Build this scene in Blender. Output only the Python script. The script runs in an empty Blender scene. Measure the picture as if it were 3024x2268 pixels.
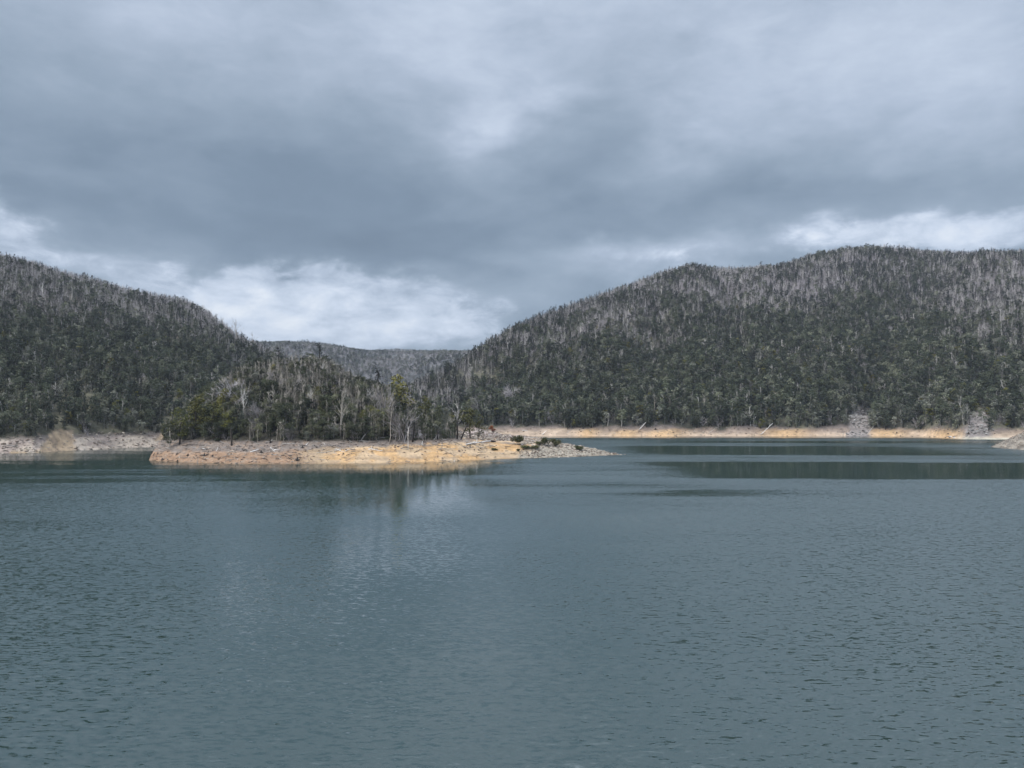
import bpy, math, random
import numpy as np
from mathutils import Vector, Matrix

random.seed(7)
RNG = np.random.default_rng(11)
SC = bpy.context.scene
COL = SC.collection
F = 2268.0          # focal length in photograph pixels
UC, VH = 1512.0, 1208.0   # image centre column, horizon row
CAM_Z = 23.0

# ------------------------------------------------------------------ camera
cam_d = bpy.data.cameras.new("camera")
cam_d.sensor_width = 36.0
cam_d.lens = 36.0 * F / 3024.0
cam_d.shift_y = (VH - 1134.0) / 3024.0
cam_d.clip_start = 0.5
cam_d.clip_end = 30000
cam = bpy.data.objects.new("camera", cam_d)
cam.location = (0, 0, CAM_Z)
cam.rotation_euler = (math.radians(90), 0, 0)
COL.objects.link(cam)
SC.camera = cam

# ------------------------------------------------------------------ exposure
SC.view_settings.view_transform = 'Standard'
SC.view_settings.look = 'None'
SC.view_settings.exposure = 1.05
SC.view_settings.gamma = 1.0
SC.view_settings.use_curve_mapping = False
SC.cycles.max_bounces = 5
SC.cycles.diffuse_bounces = 2
SC.cycles.glossy_bounces = 2
SC.cycles.volume_bounces = 0
SC.cycles.transparent_max_bounces = 4
SC.cycles.use_denoising = True
SC.cycles.caustics_reflective = False
SC.cycles.caustics_refractive = False

SUN_EL, SUN_AZ = math.radians(46), math.radians(232)   # sun direction: azimuth clockwise from +Y


# ------------------------------------------------------------------ node helper
class G:
    """tiny expression builder over shader nodes"""
    def __init__(self, nt): self.nt = nt
    def node(self, t, **k):
        n = self.nt.nodes.new(t)
        for a, b in k.items(): setattr(n, a, b)
        return n
    def put(self, sock, v):
        if isinstance(v, E): self.nt.links.new(v.s, sock)
        elif isinstance(v, bpy.types.NodeSocket): self.nt.links.new(v, sock)
        else: sock.default_value = v
    def m(self, op, *a, clamp=False):
        n = self.node('ShaderNodeMath', operation=op, use_clamp=clamp)
        for i, v in enumerate(a): self.put(n.inputs[i], v)
        return E(self, n.outputs[0])
    def smooth(self, v, a, b, c=0.0, d=1.0, lin=False):
        n = self.node('ShaderNodeMapRange', interpolation_type='LINEAR' if lin else 'SMOOTHSTEP', clamp=True)
        self.put(n.inputs[0], v)
        for i, x in enumerate((a, b, c, d)): self.put(n.inputs[i + 1], x)
        return E(self, n.outputs[0])
    def noise(self, vec, scale, detail=4.0, rough=0.5, dist=0.0, lac=2.0):
        n = self.node('ShaderNodeTexNoise')
        self.put(n.inputs['Vector'], vec)
        n.inputs['Scale'].default_value = scale; n.inputs['Detail'].default_value = detail
        n.inputs['Roughness'].default_value = rough; n.inputs['Distortion'].default_value = dist
        n.inputs['Lacunarity'].default_value = lac
        return E(self, n.outputs[0]), E(self, n.outputs[1])
    def sep(self, v):
        n = self.node('ShaderNodeSeparateXYZ'); self.put(n.inputs[0], v)
        return [E(self, o) for o in n.outputs]
    def comb(self, x, y, z):
        n = self.node('ShaderNodeCombineXYZ')
        for i, v in enumerate((x, y, z)): self.put(n.inputs[i], v)
        return E(self, n.outputs[0])
    def vm(self, op, a, b=None, scale=None):
        n = self.node('ShaderNodeVectorMath', operation=op)
        self.put(n.inputs[0], a)
        if b is not None: self.put(n.inputs[1], b)
        if scale is not None: self.put(n.inputs['Scale'], scale)
        return E(self, n.outputs[0])
    def mix(self, f, a, b, mode='MIX'):
        n = self.node('ShaderNodeMix', data_type='RGBA', blend_type=mode)
        self.put(n.inputs[0], f)
        for i, v in ((6, a), (7, b)):
            if isinstance(v, tuple): v = tuple(v[:3]) + (1.0,)
            self.put(n.inputs[i], v)
        return E(self, n.outputs[2])
    def ramp(self, f, stops, interp='LINEAR'):
        n = self.node('ShaderNodeValToRGB'); r = n.color_ramp; r.interpolation = interp
        while len(r.elements) < len(stops): r.elements.new(0.5)
        for e, (p, c) in zip(r.elements, stops): e.position = p; e.color = tuple(c) + (1.0,)
        self.put(n.inputs[0], f)
        return E(self, n.outputs[0])
    def gauss(self, x, y, x0, y0, sx, sy):
        dx = (x - x0) * (1.0 / sx); dy = (y - y0) * (1.0 / sy)
        return self.m('EXPONENT', (dx * dx + dy * dy) * -1.0)


class E:
    def __init__(self, g, s): self.g = g; self.s = s
    def __add__(self, o): return self.g.m('ADD', self, o)
    __radd__ = __add__
    def __sub__(self, o): return self.g.m('SUBTRACT', self, o)
    def __rsub__(self, o): return self.g.m('SUBTRACT', o, self)
    def __mul__(self, o): return self.g.m('MULTIPLY', self, o)
    __rmul__ = __mul__
    def __truediv__(self, o): return self.g.m('DIVIDE', self, o)


# ------------------------------------------------------------------ world: overcast sky
W = bpy.data.worlds.new("World"); SC.world = W; W.use_nodes = True
nt = W.node_tree; nt.nodes.clear(); g = G(nt)
tc = g.node('ShaderNodeTexCoord')
dirv = E(g, tc.outputs['Generated'])
dx, dy, dz = g.sep(dirv)
el0 = g.m('ARCSINE', dz)
az0 = g.m('ARCTAN2', dx, dy)
# cloud-deck coordinates: flattened towards the horizon
deck = g.m('MAXIMUM', dz, 0.0) + 0.10
cp = g.comb(dx / deck, dy / deck, 0.0)
n_warp = g.noise(g.vm('MULTIPLY', dirv, (1, 1, 1.6)), 3.2, 5, 0.55)[1]
wx, wy, wz = g.sep(n_warp)
n_w2 = g.noise(g.vm('MULTIPLY', dirv, (1, 1, 1.9)), 12.0, 6, 0.58)[1]
w2x, w2y, w2z = g.sep(n_w2)
az = az0 + (wx - 0.5) * 0.22 + (w2x - 0.5) * 0.10
el = el0 + (wy - 0.5) * 0.11 + (w2y - 0.5) * 0.055
def AZ(u): return math.atan((u - UC) / F)
def EL(u, v): return math.atan((VH - v) / F * math.cos(AZ(u)))
L = g.smooth(el, 0.24, 0.50, 0.0, 0.27) + g.smooth(el, 0.5, 1.3, 0.0, 0.3) + 0.24
feats = [  # u, v, width (rad), height (rad), amount
    (250, 850, .16, .030, .14),
    (1460, 400, .040, .05, .24), (1540, 330, .045, .028, .18), (1050, 480, .25, .05, -.06), (1380, 200, .05, .07, .10), (1320, 20, .10, .07, .10), (350, 30, .25, .06, .08), (2700, 60, .25, .08, .08),
    (2550, 250, .25, .10, .17), (2080, 420, .09, .10, .10), (2950, 350, .1, .1, .10),
    (1900, 770, .16, .022, .22), (1500, 835, .12, .020, .08),
    (900, 690, .32, .060, -.13), (1780, 420, .06, .060, -.12), (2400, 600, .22, .040, -.10), (300, 500, .25, .08, -.05),
    (650, 330, .2, .08, -.03), (1350, 760, .2, .03, -.05),
]
for (u, v, sa, se, am) in feats:
    L = L + g.gauss(az, el, AZ(u), EL(u, v), sa, se) * am
nf = g.noise(cp, 1.15, 8, 0.52, 0.35)[0]
nf2 = g.noise(g.vm('MULTIPLY', dirv, (1, 1, 2.6)), 7.0, 8, 0.55, 0.3)[0]
nf3 = g.noise(g.vm('MULTIPLY', dirv, (1.0, 1.0, 2.2)), 17.0, 9, 0.64, 0.35)[0]
L = L + (nf - 0.5) * 0.36 + (nf2 - 0.5) * 0.33 + (nf3 - 0.5) * g.smooth(L, 0.2, 0.6, 0.09, 0.26)
gaps = [(930, 915, .150, .040, 1.0), (850, 862, .08, .022, .7), (1200, 950, .15, .028, .55), (700, 960, .08, .03, .3),
        (2900, 695, .150, .026, .80), (2560, 715, .09, .018, .35), (1960, 768, .13, .014, .3), (-60, 700, .09, .030, .40), (-300, 640, .2, .05, .4), (260, 830, .12, .02, .25)]
Gp = None
for (u, v, sa, se, am) in gaps:
    t = g.gauss(az, el, AZ(u), EL(u, v), sa, se) * am
    Gp = t if Gp is None else Gp + t
Gm = g.smooth(Gp + (nf3 - 0.5) * 0.75 + (nf2 - 0.5) * 0.35, 0.20, 0.62)
L = L + Gp * 0.25 + Gm * 0.26 + Gm * (nf3 - 0.5) * 0.9 + Gm * (nf2 - 0.5) * 0.6
cloud = g.ramp(L, [(0.0, (0.155, 0.212, 0.285)), (0.15, (0.195, 0.262, 0.345)), (0.32, (0.295, 0.372, 0.468)),
                   (0.55, (0.46, 0.54, 0.665)), (0.78, (0.64, 0.72, 0.85)), (1.0, (0.84, 0.89, 0.96))])
sky = g.node('ShaderNodeTexSky', sky_type='NISHITA', sun_disc=False)
sky.sun_elevation = SUN_EL; sky.sun_rotation = SUN_AZ
sky_e = E(g, sky.outputs[0])
cl10 = g.vm('SCALE', cloud, scale=g.smooth(el, 0.45, 1.4, 4.95, 13.5))
final = g.mix(0.96, sky_e, cl10)
bg = g.node('ShaderNodeBackground'); g.put(bg.inputs[0], final); bg.inputs[1].default_value = 0.10
wo = g.node('ShaderNodeOutputWorld'); nt.links.new(bg.outputs[0], wo.inputs[0])
W.cycles.sampling_method = 'MANUAL'; W.cycles.sample_map_resolution = 512

# ------------------------------------------------------------------ sun
sd = bpy.data.lights.new("sun", 'SUN'); sd.energy = 1.5; sd.angle = math.radians(50); sd.color = (1.0, 0.965, 0.92)
so = bpy.data.objects.new("sun", sd); COL.objects.link(so)
sdir = Vector((math.sin(SUN_AZ) * math.cos(SUN_EL), math.cos(SUN_AZ) * math.cos(SUN_EL), math.sin(SUN_EL)))
so.rotation_euler = sdir.to_track_quat('Z', 'Y').to_euler(); so.location = (0, -50, 400)


# ------------------------------------------------------------------ helpers
def tag(o, label=None, cat=None, group=None, kind=None):
    if label: o['label'] = label
    if cat: o['category'] = cat
    if group: o['group'] = group
    if kind: o['kind'] = kind
    return o

def _hash(ix, iy, seed):
    h = (ix.astype(np.int64) * 374761393 + iy.astype(np.int64) * 668265263 + seed * 1442695041) & 0xFFFFFFFF
    h = ((h ^ (h >> 13)) * 1274126177) & 0xFFFFFFFF
    h = (h ^ (h >> 16)) & 0xFFFFFFFF
    return h / 4294967295.0

def vnoise(x, y, seed=0):
    x = np.asarray(x, float); y = np.asarray(y, float)
    ix = np.floor(x); iy = np.floor(y); fx = x - ix; fy = y - iy
    fx = fx * fx * (3 - 2 * fx); fy = fy * fy * (3 - 2 * fy)
    a = _hash(ix, iy, seed); b = _hash(ix + 1, iy, seed); c = _hash(ix, iy + 1, seed); d = _hash(ix + 1, iy + 1, seed)
    return (a * (1 - fx) + b * fx) * (1 - fy) + (c * (1 - fx) + d * fx) * fy

def fbm(x, y, seed=0, oct=4, gain=0.5):
    r = 0; a = 1; t = 0
    for i in range(oct):
        r = r + a * vnoise(x * 2 ** i + 17.3 * i, y * 2 ** i + 9.1 * i, seed + i); t += a; a *= gain
    return r / t      # 0..1

def sstep(x, a, b):
    t = np.clip((x - a) / (b - a), 0, 1); return t * t * (3 - 2 * t)

def U(x, y): return UC + F * x / np.maximum(y, 1.0)
def X(u, y): return (u - UC) / F * y
def interp(u, pts): 
    p = np.array(pts, float); return np.interp(u, p[:, 0], p[:, 1])

# ------------------------------------------------------------------ terrain heights (metres above the lake)
BANK = 8.0
def bank(d, h=BANK, run=24.0):
    t = np.clip(d / run, 0, 1)
    return np.where(d < 0, d * 0.22, h * (1 - (1 - t) ** 1.35))

R_S = [(1050, 700), (1150, 690), (1300, 668), (1450, 652), (2000, 650), (2600, 652), (2720, 640), (2800, 610), (2850, 592), (3024, 585), (3400, 560), (4300, 540)]
R_R = [(1050, 715), (1150, 745), (1200, 800), (1300, 860), (1450, 960), (1700, 1100), (2000, 1250), (2400, 1430), (3024, 1500), (4300, 1500)]
R_V = [(1050, 1230), (1150, 1195), (1190, 1175), (1230, 1145), (1300, 1120), (1370, 1080), (1450, 1024), (1560, 962), (1700, 910), (1800, 876),
       (1900, 838), (1970, 812), (2030, 800), (2100, 803), (2200, 805), (2300, 795), (2350, 782), (2420, 762), (2500, 752),
       (2700, 750), (2800, 756), (2900, 757), (3024, 750), (3300, 760), (4300, 820)]
def profile(s):
    a = 1.03 * np.clip(s, 0, .8)
    # quadratic easing .8 .. 1.0, then over the crest
    t = np.clip(s - .8, 0, None)
    b = 1.03 * t - np.where(t < .2, 1.2 * t * t, 1.2 * .04 + .48 * (t - .2) + 1.1 * (t - .2) ** 2)
    return (a + b) / (1.03 - 1.2 * .04)

def z_right(x, y):
    u = U(x, y); S = interp(u, R_S) + (fbm(x / 40, y / 40, 5, 3) - .5) * 16; R = interp(u, R_R)
    Hr = CAM_Z + (VH - interp(u, R_V)) / F * R
    s = (y - S) / np.maximum(R - S, 20)
    z = bank(y - S)
    hill = (Hr - BANK) * profile(np.clip(s - 0.004, 0, 2.0) / .996)
    w = np.clip(np.sin(np.pi * np.clip(s * .97, 0, 1)), 0, 1)
    gul = -32 * np.exp(-((u - (2535 + 330 * s)) / (45 + 90 * s)) ** 2) * sstep(s, 0, .12) * (1 - sstep(s, .75, 1))
    gul += -24 * np.exp(-((u - (1900 + 60 * s)) / 60) ** 2) * w - 22 * np.exp(-((u - (2180 - 40 * s)) / 50) ** 2) * w
    gul += -18 * np.exp(-((u - (1640 + 80 * s)) / 45) ** 2) * w
    n = (fbm(u / 170 + s * .5, s * 2.2, 21, 4) - .5) * 66 * w + (fbm(x / 45, y / 60, 31, 3) - .5) * 9 * np.clip(w * 3, 0, 1)
    # second spur line in the top right corner
    spur = 30 * np.exp(-((s - (1.02 - (u - 2350) / 1700.)) / .09) ** 2) * sstep(u, 2400, 2700) * (1 - sstep(u, 3400, 3900))
    z = z + np.where(s > 0, hill + (gul + n + spur * .7) * sstep(s, 0, .1), 0)
    off = sstep(u, 1175, 1120)
    return z - np.where(u < 1180, (1180 - u) * .35, 0)

L_S = [(-1300, 330), (-300, 372), (0, 398), (100, 402), (200, 424), (350, 452), (450, 470), (520, 480), (700, 560), (900, 700), (1150, 900)]
L_R = [(-1300, 900), (0, 950), (400, 980), (700, 900), (900, 920), (1150, 1000)]
L_V = [(-1300, 560), (-300, 690), (0, 778), (100, 800), (200, 828), (280, 846), (360, 872), (450, 892), (540, 908), (600, 936), (650, 975),
       (700, 1014), (750, 1040), (800, 1062), (900, 1110), (1000, 1170), (1150, 1240)]
def z_left(x, y):
    u = U(x, y); S = interp(u, L_S) + (fbm(x / 22, y / 22, 6, 3) - .5) * 9; R = interp(u, L_R)
    Hr = CAM_Z + (VH - interp(u, L_V)) / F * R
    s = (y - S) / np.maximum(R - S, 20)
    z = bank(y - S, BANK, 22)
    hill = (Hr - BANK) * profile(np.clip(s - 0.01, 0, 2.0) / .99)
    w = np.clip(np.sin(np.pi * np.clip(s * .97, 0, 1)), 0, 1)
    n = (fbm(u / 210 + s, s * 2.0, 61, 4) - .5) * 30 * w + (fbm(x / 35, y / 40, 33, 3) - .5) * 7 * np.clip(w * 3, 0, 1)
    return z + np.where(s > 0, hill + n * sstep(s, 0, .1), 0)

P_F = [(380, 362), (432, 350), (444, 343), (500, 336), (600, 328), (700, 323), (900, 322), (1100, 325), (1300, 335), (1400, 346), (1500, 357), (1600, 363), (1700, 371), (1840, 387), (1900, 396)]
P_B = [(380, 330), (432, 342), (440, 346), (465, 378), (490, 415), (520, 440), (600, 520), (700, 560), (1200, 560), (1350, 545), (1450, 536), (1560, 505), (1610, 470), (1650, 440), (1700, 420), (1840, 387), (1900, 384)]
P_C = [(380, 8), (1330, 8), (1420, 6.8), (1500, 6.0), (1600, 5.6), (1660, 4.6), (1760, 4.4), (1800, 2.6), (1840, 1.0), (1900, 0)]
P_V = [(440, 1290), (500, 1272), (560, 1222), (600, 1190), (700, 1128), (800, 1106), (860, 1098), (960, 1098), (1050, 1145), (1150, 1195), (1250, 1238), (1330, 1268), (1400, 1300)]
def z_pen(x, y):
    u = U(x, y)
    jit = (fbm(x / 9, y / 9, 8, 3) - .5) * 3.0
    Fr = interp(u, P_F); B = interp(u, P_B)
    d = np.minimum(y - Fr, (B - y) * .9) + jit
    cap = interp(u, P_C)
    z = np.where(d < 0, d * .3, cap * (1 - (1 - np.clip(d / 24, 0, 1)) ** 1.25))
    s = (y - Fr - 20) / 90.0
    Hr = CAM_Z + (VH - interp(u, P_V)) / F * 440
    top = np.maximum(Hr - 8, 0)
    prof = np.where(s < 1, np.sin(np.pi / 2 * np.clip(s, 0, 1)) ** 1.15, np.cos(np.pi / 2 * np.clip((s - 1) / 1.1, 0, 1)) ** 1.3)
    z = z + top * prof
    z = z + (fbm(x / 18, y / 18, 77, 4) - .5) * 4 * np.clip(s * 2, 0, 1) * (u < 1350)
    # rubble mound behind the last trees
    xm, ym = X(1410, 500), 500.0
    r = np.hypot((x - xm) / 36.0, (y - ym) / 30.0)
    z = np.maximum(z, 10.8 * (1 - r) + (fbm(x / 5, y / 5, 3, 3) - .5) * 1.6)
    # fine relief of the bank
    z = np.where((z > .3) & (z < 8), z + .15 * np.sin(z * 5.2 + 2 * fbm(x / 25, y / 25, 91, 2)), z)
    rg = np.where(u > 1520, 1.1, .75)
    z = z + (fbm(x / 2.6, y / 2.6, 90, 3) - .5) * rg * sstep(d, 0, 3)
    return z

def z_spit(x, y):
    r = np.hypot((x - 333) / 1.0, (y - 446) / 1.0)
    return (46 - r) * .56 + (fbm(x / 5, y / 5, 4, 3) - .5) * 1.2

FV = [(-600, 900), (300, 970), (700, 1014), (800, 1016), (900, 1016), (1000, 1028), (1080, 1040), (1200, 1040), (1350, 1042), (1700, 1042), (2600, 1000)]
def z_far(x, y):
    u = U(x, y)
    H = CAM_Z + (VH - interp(u, FV)) / F * 3300
    s = (y - 1500) / 1800.0
    z = H * np.sin(np.pi / 2 * np.clip(s, 0, 1)) ** 1.1 - np.clip(s - 1, 0, 3) * 60
    w = np.clip(np.sin(np.pi * np.clip(s, 0, 1)), 0, 1)
    rid = 1 - np.abs(2 * fbm(x / 520 + .25 * y / 700, y / 620, 44, 4) - 1)
    z = z + (rid - .75) * 170 * w + (fbm(x / 120, y / 120, 46, 3) - .5) * 30 * w
    # nearer long ridge coming down from the left
    rx = X(1000, 2600)
    z = np.maximum(z, (CAM_Z + (VH - 1018) / F * 2600) * np.exp(-((y - 2600 - (x - rx) * .3) / 520.) ** 2) * (1 - sstep(u, 900, 1420)) + (fbm(x / 150, y / 150, 47, 3) - .5) * 22)
    cap = CAM_Z + (VH - np.where(u < 1130, interp(u, FV), 1041) - 4) / F * np.minimum(y, 3300)
    return np.where(y < 3250, np.minimum(z, cap), z)

# ------------------------------------------------------------------ terrain colours (albedo)
def lerp(a, b, t):
    t = np.asarray(t)[..., None]; return np.asarray(a) * (1 - t) + np.asarray(b) * t

def col_right(x, y, z):
    u = U(x, y); n = fbm(x / 14, z / 5, 12, 4); n2 = fbm(x / 50, z / 3, 13, 3)
    c = lerp((.30, .235, .19), (.46, .355, .265), sstep(n2 + (4 - z) * .07, .38, .62))
    org = np.maximum.reduce([np.exp(-((u - a) / b) ** 2) for a, b in ((1735, 28), (1960, 60), (2320, 70), (2620, 60), (2790, 55), (1850, 40))])
    c = lerp(c, (.58, .385, .21), np.clip(org * sstep(6.5 - z + (n - .5) * 5, 0, 2.5) * .9, 0, 1))
    c = lerp(c, (.17, .14, .125), sstep(z, 5.2, 7.6))
    c = lerp(c, (.44, .41, .33), sstep(u, 2800, 2860) * sstep(1.5 - z, 0, .5))
    scree = np.exp(-((u - 2535 - 30 * np.clip((z - 8) / 30, 0, 1)) / (46 - np.clip(z, 0, 40) * .5)) ** 2 * 1.5) * (1 - sstep(z, 22, 30))
    scree = np.maximum(scree, np.exp(-((u - 2890) / (42 - np.clip(z - 8, 0, 26) * .8)) ** 2) * (1 - sstep(z, 17, 25)) * sstep(z, .9, 1.6))
    c = lerp(c, (.25, .22, .205), sstep(scree + (n - .5) * .5, .35, .6))
    c = c * (1 + (vnoise(z * 1.3 + 2 * n2, z * 0, 19) - .5) * .28)[..., None]
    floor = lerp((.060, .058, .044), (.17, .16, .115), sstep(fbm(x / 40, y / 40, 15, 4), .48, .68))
    up = sstep(z, 90, 220)
    floor = lerp(floor, (.16, .145, .15), up)
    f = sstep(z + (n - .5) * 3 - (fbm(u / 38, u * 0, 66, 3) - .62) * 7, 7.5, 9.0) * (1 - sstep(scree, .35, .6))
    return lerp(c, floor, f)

def col_left(x, y, z):
    u = U(x, y); n = fbm(x / 8, z / 3, 12, 4)
    c = lerp((.33, .27, .235), (.46, .39, .32), sstep(n, .35, .65))
    scar = np.exp(-((u - 172 - (z - 4) * 2.0) / (60 - np.clip(z, 0, 14) * 2.6)) ** 4) * (1 - sstep(z, 10.5, 12.5))
    scar = np.maximum(scar, np.exp(-((u - 480) / 18) ** 2) * sstep(z, 2, 4) * (1 - sstep(z, 8, 10)))
    scar = np.maximum(scar, .8 * np.exp(-((u - 40) / 40) ** 2) * sstep(1.5 - z, 0, 1))
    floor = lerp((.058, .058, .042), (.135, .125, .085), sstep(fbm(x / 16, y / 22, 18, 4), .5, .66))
    floor = lerp(floor, (.11, .10, .085), sstep(z, 60, 120))
    c = lerp(c, (.20, .17, .15), sstep(z, 5.5, 7.5))
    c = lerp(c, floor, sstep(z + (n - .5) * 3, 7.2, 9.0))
    n9 = fbm(x / 2.2, y / 2.2, 97, 4)
    return lerp(c, lerp((.42, .315, .21), (.26, .20, .145), sstep(n9, .45, .65)), sstep(scar + (n - .5) * 1.0 + (n9 - .5) * .6, .42, .55))

def col_pen(x, y, z):
    u = U(x, y); n = fbm(x / 5, y / 5, 52, 4); n2 = fbm(x / 1.6, y / 1.6, 53, 3)
    low = lerp((.33, .215, .14), (.42, .31, .20), sstep(u, 850, 930))
    low = lerp(low, lerp((.54, .395, .25), (.58, .37, .185), sstep(fbm(x / 9, y / 6, 58, 3), .45, .62)), sstep(u + (n - .5) * 200, 930, 1010))
    line = interp(u, [(440, 3.6), (800, 4.2), (930, 5.0), (1250, 6.6), (1400, 6.9), (1500, 6)])
    up = lerp((.20, .165, .145), (.27, .225, .19), n)
    c = lerp(low, up, sstep(z + (n - .5) * 3.4, line - .4, line + .9))
    c = lerp(c, (.34, .25, .185), sstep(n2, .52, .68) * (.75 * (u < 930) + .35 * (u >= 930)))
    c = lerp(c, (.36, .32, .26), sstep(u + (n - .5) * 90 - (z - 2) * 14, 1520, 1570))
    mound = (y > 450) & (u > 1270)
    c = np.where(mound[..., None], lerp((.36, .29, .26), (.47, .40, .36), sstep(n, .35, .65)), c)
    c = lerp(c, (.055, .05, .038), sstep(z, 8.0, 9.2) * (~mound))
    band = (vnoise(z * 2.6 + 3 * fbm(x / 30, y / 30, 7, 2), z * 0, 9) - .5) * .30 * (z < 8)
    c = c * (1 + band)[..., None]
    c = c * .90
    wet = sstep(.45 - z, 0, .3) * .45
    return lerp(c, (.25, .17, .10), wet)

def col_spit(x, y, z):
    n = fbm(x / 3, y / 3, 52, 4)
    return lerp((.17, .15, .125), (.29, .255, .21), sstep(n, .3, .7))

def col_far(x, y, z):
    n = fbm(x / 90, y / 130, 71, 4)
    c = lerp((.09, .093, .09), (.15, .147, .147), sstep(n, .4, .62))
    return c


def grid_mesh(name, us, ys, zf, cf, material):
    Ug, Yg = np.meshgrid(us, ys); Xg = X(Ug, Yg); Z = zf(Xg, Yg)
    C = cf(Xg, Yg, Z)
    nu, ny = len(us), len(ys)
    v = np.stack([Xg, Yg, Z], -1).reshape(-1, 3)
    i = np.arange(nu * ny).reshape(ny, nu)
    q = np.stack([i[:-1, :-1], i[:-1, 1:], i[1:, 1:], i[1:, :-1]], -1).reshape(-1, 4)
    keep = (v[q][:, :, 2].max(1) > -3)
    q = q[keep]
    used = np.unique(q); rm = -np.ones(len(v), int); rm[used] = np.arange(len(used))
    v = v[used]; q = rm[q]; cc = C.reshape(-1, 3)[used]
    me = np_mesh(name, v, q)
    a = me.color_attributes.new("tone", 'FLOAT_COLOR', 'POINT')
    a.data.foreach_set("color", np.concatenate([cc, np.ones((len(cc), 1))], 1).astype(np.float32).ravel())
    me.polygons.foreach_set("use_smooth", np.ones(len(q), bool))
    me.materials.append(material)
    o = bpy.data.objects.new(name, me); COL.objects.link(o)
    return o

def np_mesh(name, v, q, mats=None):
    k = q.shape[1]
    me = bpy.data.meshes.new(name)
    me.vertices.add(len(v)); me.vertices.foreach_set("co", np.asarray(v, np.float32).ravel())
    me.loops.add(q.size); me.loops.foreach_set("vertex_index", q.astype(np.int32).ravel())
    me.polygons.add(len(q)); me.polygons.foreach_set("loop_start", np.arange(0, q.size, k, dtype=np.int32))
    if mats is not None: me.polygons.foreach_set("material_index", mats.astype(np.int32))
    me.update(calc_edges=True)
    return me

# ------------------------------------------------------------------ materials
def new_mat(name):
    m = bpy.data.materials.new(name); m.use_nodes = True; m.node_tree.nodes.clear()
    gg = G(m.node_tree)
    out = gg.node('ShaderNodeOutputMaterial'); p = gg.node('ShaderNodeBsdfPrincipled')
    m.node_tree.links.new(p.outputs[0], out.inputs[0])
    return m, gg, p

def ground_mat(name, fine, amt=.5, bump=.35):
    m, g, p = new_mat(name)
    at = g.node('ShaderNodeVertexColor', layer_name='tone')
    geo = g.node('ShaderNodeNewGeometry'); pos = E(g, geo.outputs['Position'])
    a = g.noise(pos, fine, 6, .62)[0]; b = g.noise(g.vm('MULTIPLY', pos, (.35, .35, 1.4)), fine * .33, 5, .6, .4)[0]
    f = (a - .5) * (2.2 * amt) + (b - .5) * (1.8 * amt) + 1.0
    f = g.m('MAXIMUM', f, .25)
    c = g.vm('SCALE', E(g, at.outputs[0]), scale=f)
    g.put(p.inputs['Base Color'], c); p.inputs['Roughness'].default_value = .95
    p.inputs['Specular IOR Level'].default_value = .15
    bp = g.node('ShaderNodeBump'); g.put(bp.inputs['Height'], a + b); bp.inputs['Strength'].default_value = bump
    bp.inputs['Distance'].default_value = 1.0 / fine
    m.node_tree.links.new(bp.outputs[0], p.inputs['Normal'])
    return m

def plain_mat(name, ca, cb, rough=.85, fine=3.0, amt=.5, cc=None):
    """colour drifts between ca and cb from one object / instance to the next, grain within"""
    m, g, p = new_mat(name)
    oi = g.node('ShaderNodeObjectInfo'); r = E(g, oi.outputs['Random'])
    tcn = g.node('ShaderNodeTexCoord')
    n = g.noise(tcn.outputs['Object'], fine, 3, .6)[0]
    c = g.mix(r, ca, cb)
    if cc is not None:
        r2 = g.m('FRACT', r * 7.31)
        c = g.mix(g.smooth(r2, .72, .98), c, cc)
    r3 = g.m('FRACT', r * 23.7)
    f = ((n - .5) * (2.0 * amt) + 1.0) * (r3 * .8 + .6)
    g.put(p.inputs['Base Color'], g.vm('SCALE', c, scale=f))
    p.inputs['Roughness'].default_value = rough; p.inputs['Specular IOR Level'].default_value = .2
    return m

M = {}
M['slope'] = ground_mat('hillside_earth', .22, .55, .5)
M['shore'] = ground_mat('shore_earth', .9, .5, .5)
M['leaf'] = plain_mat('dark_gum_leaf', (.030, .040, .027), (.098, .112, .070), .75, 1.0, .5, (.19, .20, .135))
M['leaf_grey'] = plain_mat('grey_green_leaf', (.13, .14, .11), (.24, .24, .195), .8, 1.0, .5)
M['olive'] = plain_mat('olive_leaf', (.11, .115, .030), (.17, .155, .045), .75, .8, .6)
M['column'] = plain_mat('regrowth_leaf', (.020, .027, .024), (.042, .050, .042), .8, 1.0, .4)
M['bark'] = plain_mat('grey_dead_bark', (.26, .245, .23), (.50, .475, .445), .9, 2.0, .4)
M['wood_leaf'] = plain_mat('knoll_gum_leaf', (.038, .047, .028), (.105, .115, .065), .75, 1.0, .5, (.17, .17, .105))
M['wood_bark'] = plain_mat('tan_grey_bark', (.30, .27, .23), (.56, .51, .45), .9, 2.0, .4)
M['white_bark'] = plain_mat('bleached_bark', (.55, .52, .49), (.72, .68, .64), .9, 2.0, .3)
M['driftwood'] = plain_mat('bleached_driftwood', (.78, .74, .70), (.88, .85, .82), .9, 2.0, .15)
M['dark_bark'] = plain_mat('charred_bark', (.030, .026, .024), (.065, .055, .048), .9, 2.0, .5)
M['twig'] = plain_mat('mauve_twig', (.27, .245, .245), (.50, .465, .475), .9, 1.0, .4)
M['rust'] = plain_mat('rust_leaf', (.32, .105, .04), (.36, .12, .045), .85, 1.0, .5)
M['rock'] = plain_mat('grey_tan_rock', (.24, .205, .17), (.54, .47, .385), .9, .8, .5)
M['dark_rock'] = plain_mat('brown_rock', (.11, .085, .07), (.26, .20, .16), .9, .8, .5)
M['blue_rock'] = plain_mat('blue_grey_rock', (.15, .14, .13), (.38, .365, .345), .9, .8, .5)
M['shrub'] = plain_mat('spit_shrub_leaf', (.085, .095, .035), (.13, .13, .055), .8, 1.2, .5)

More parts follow.
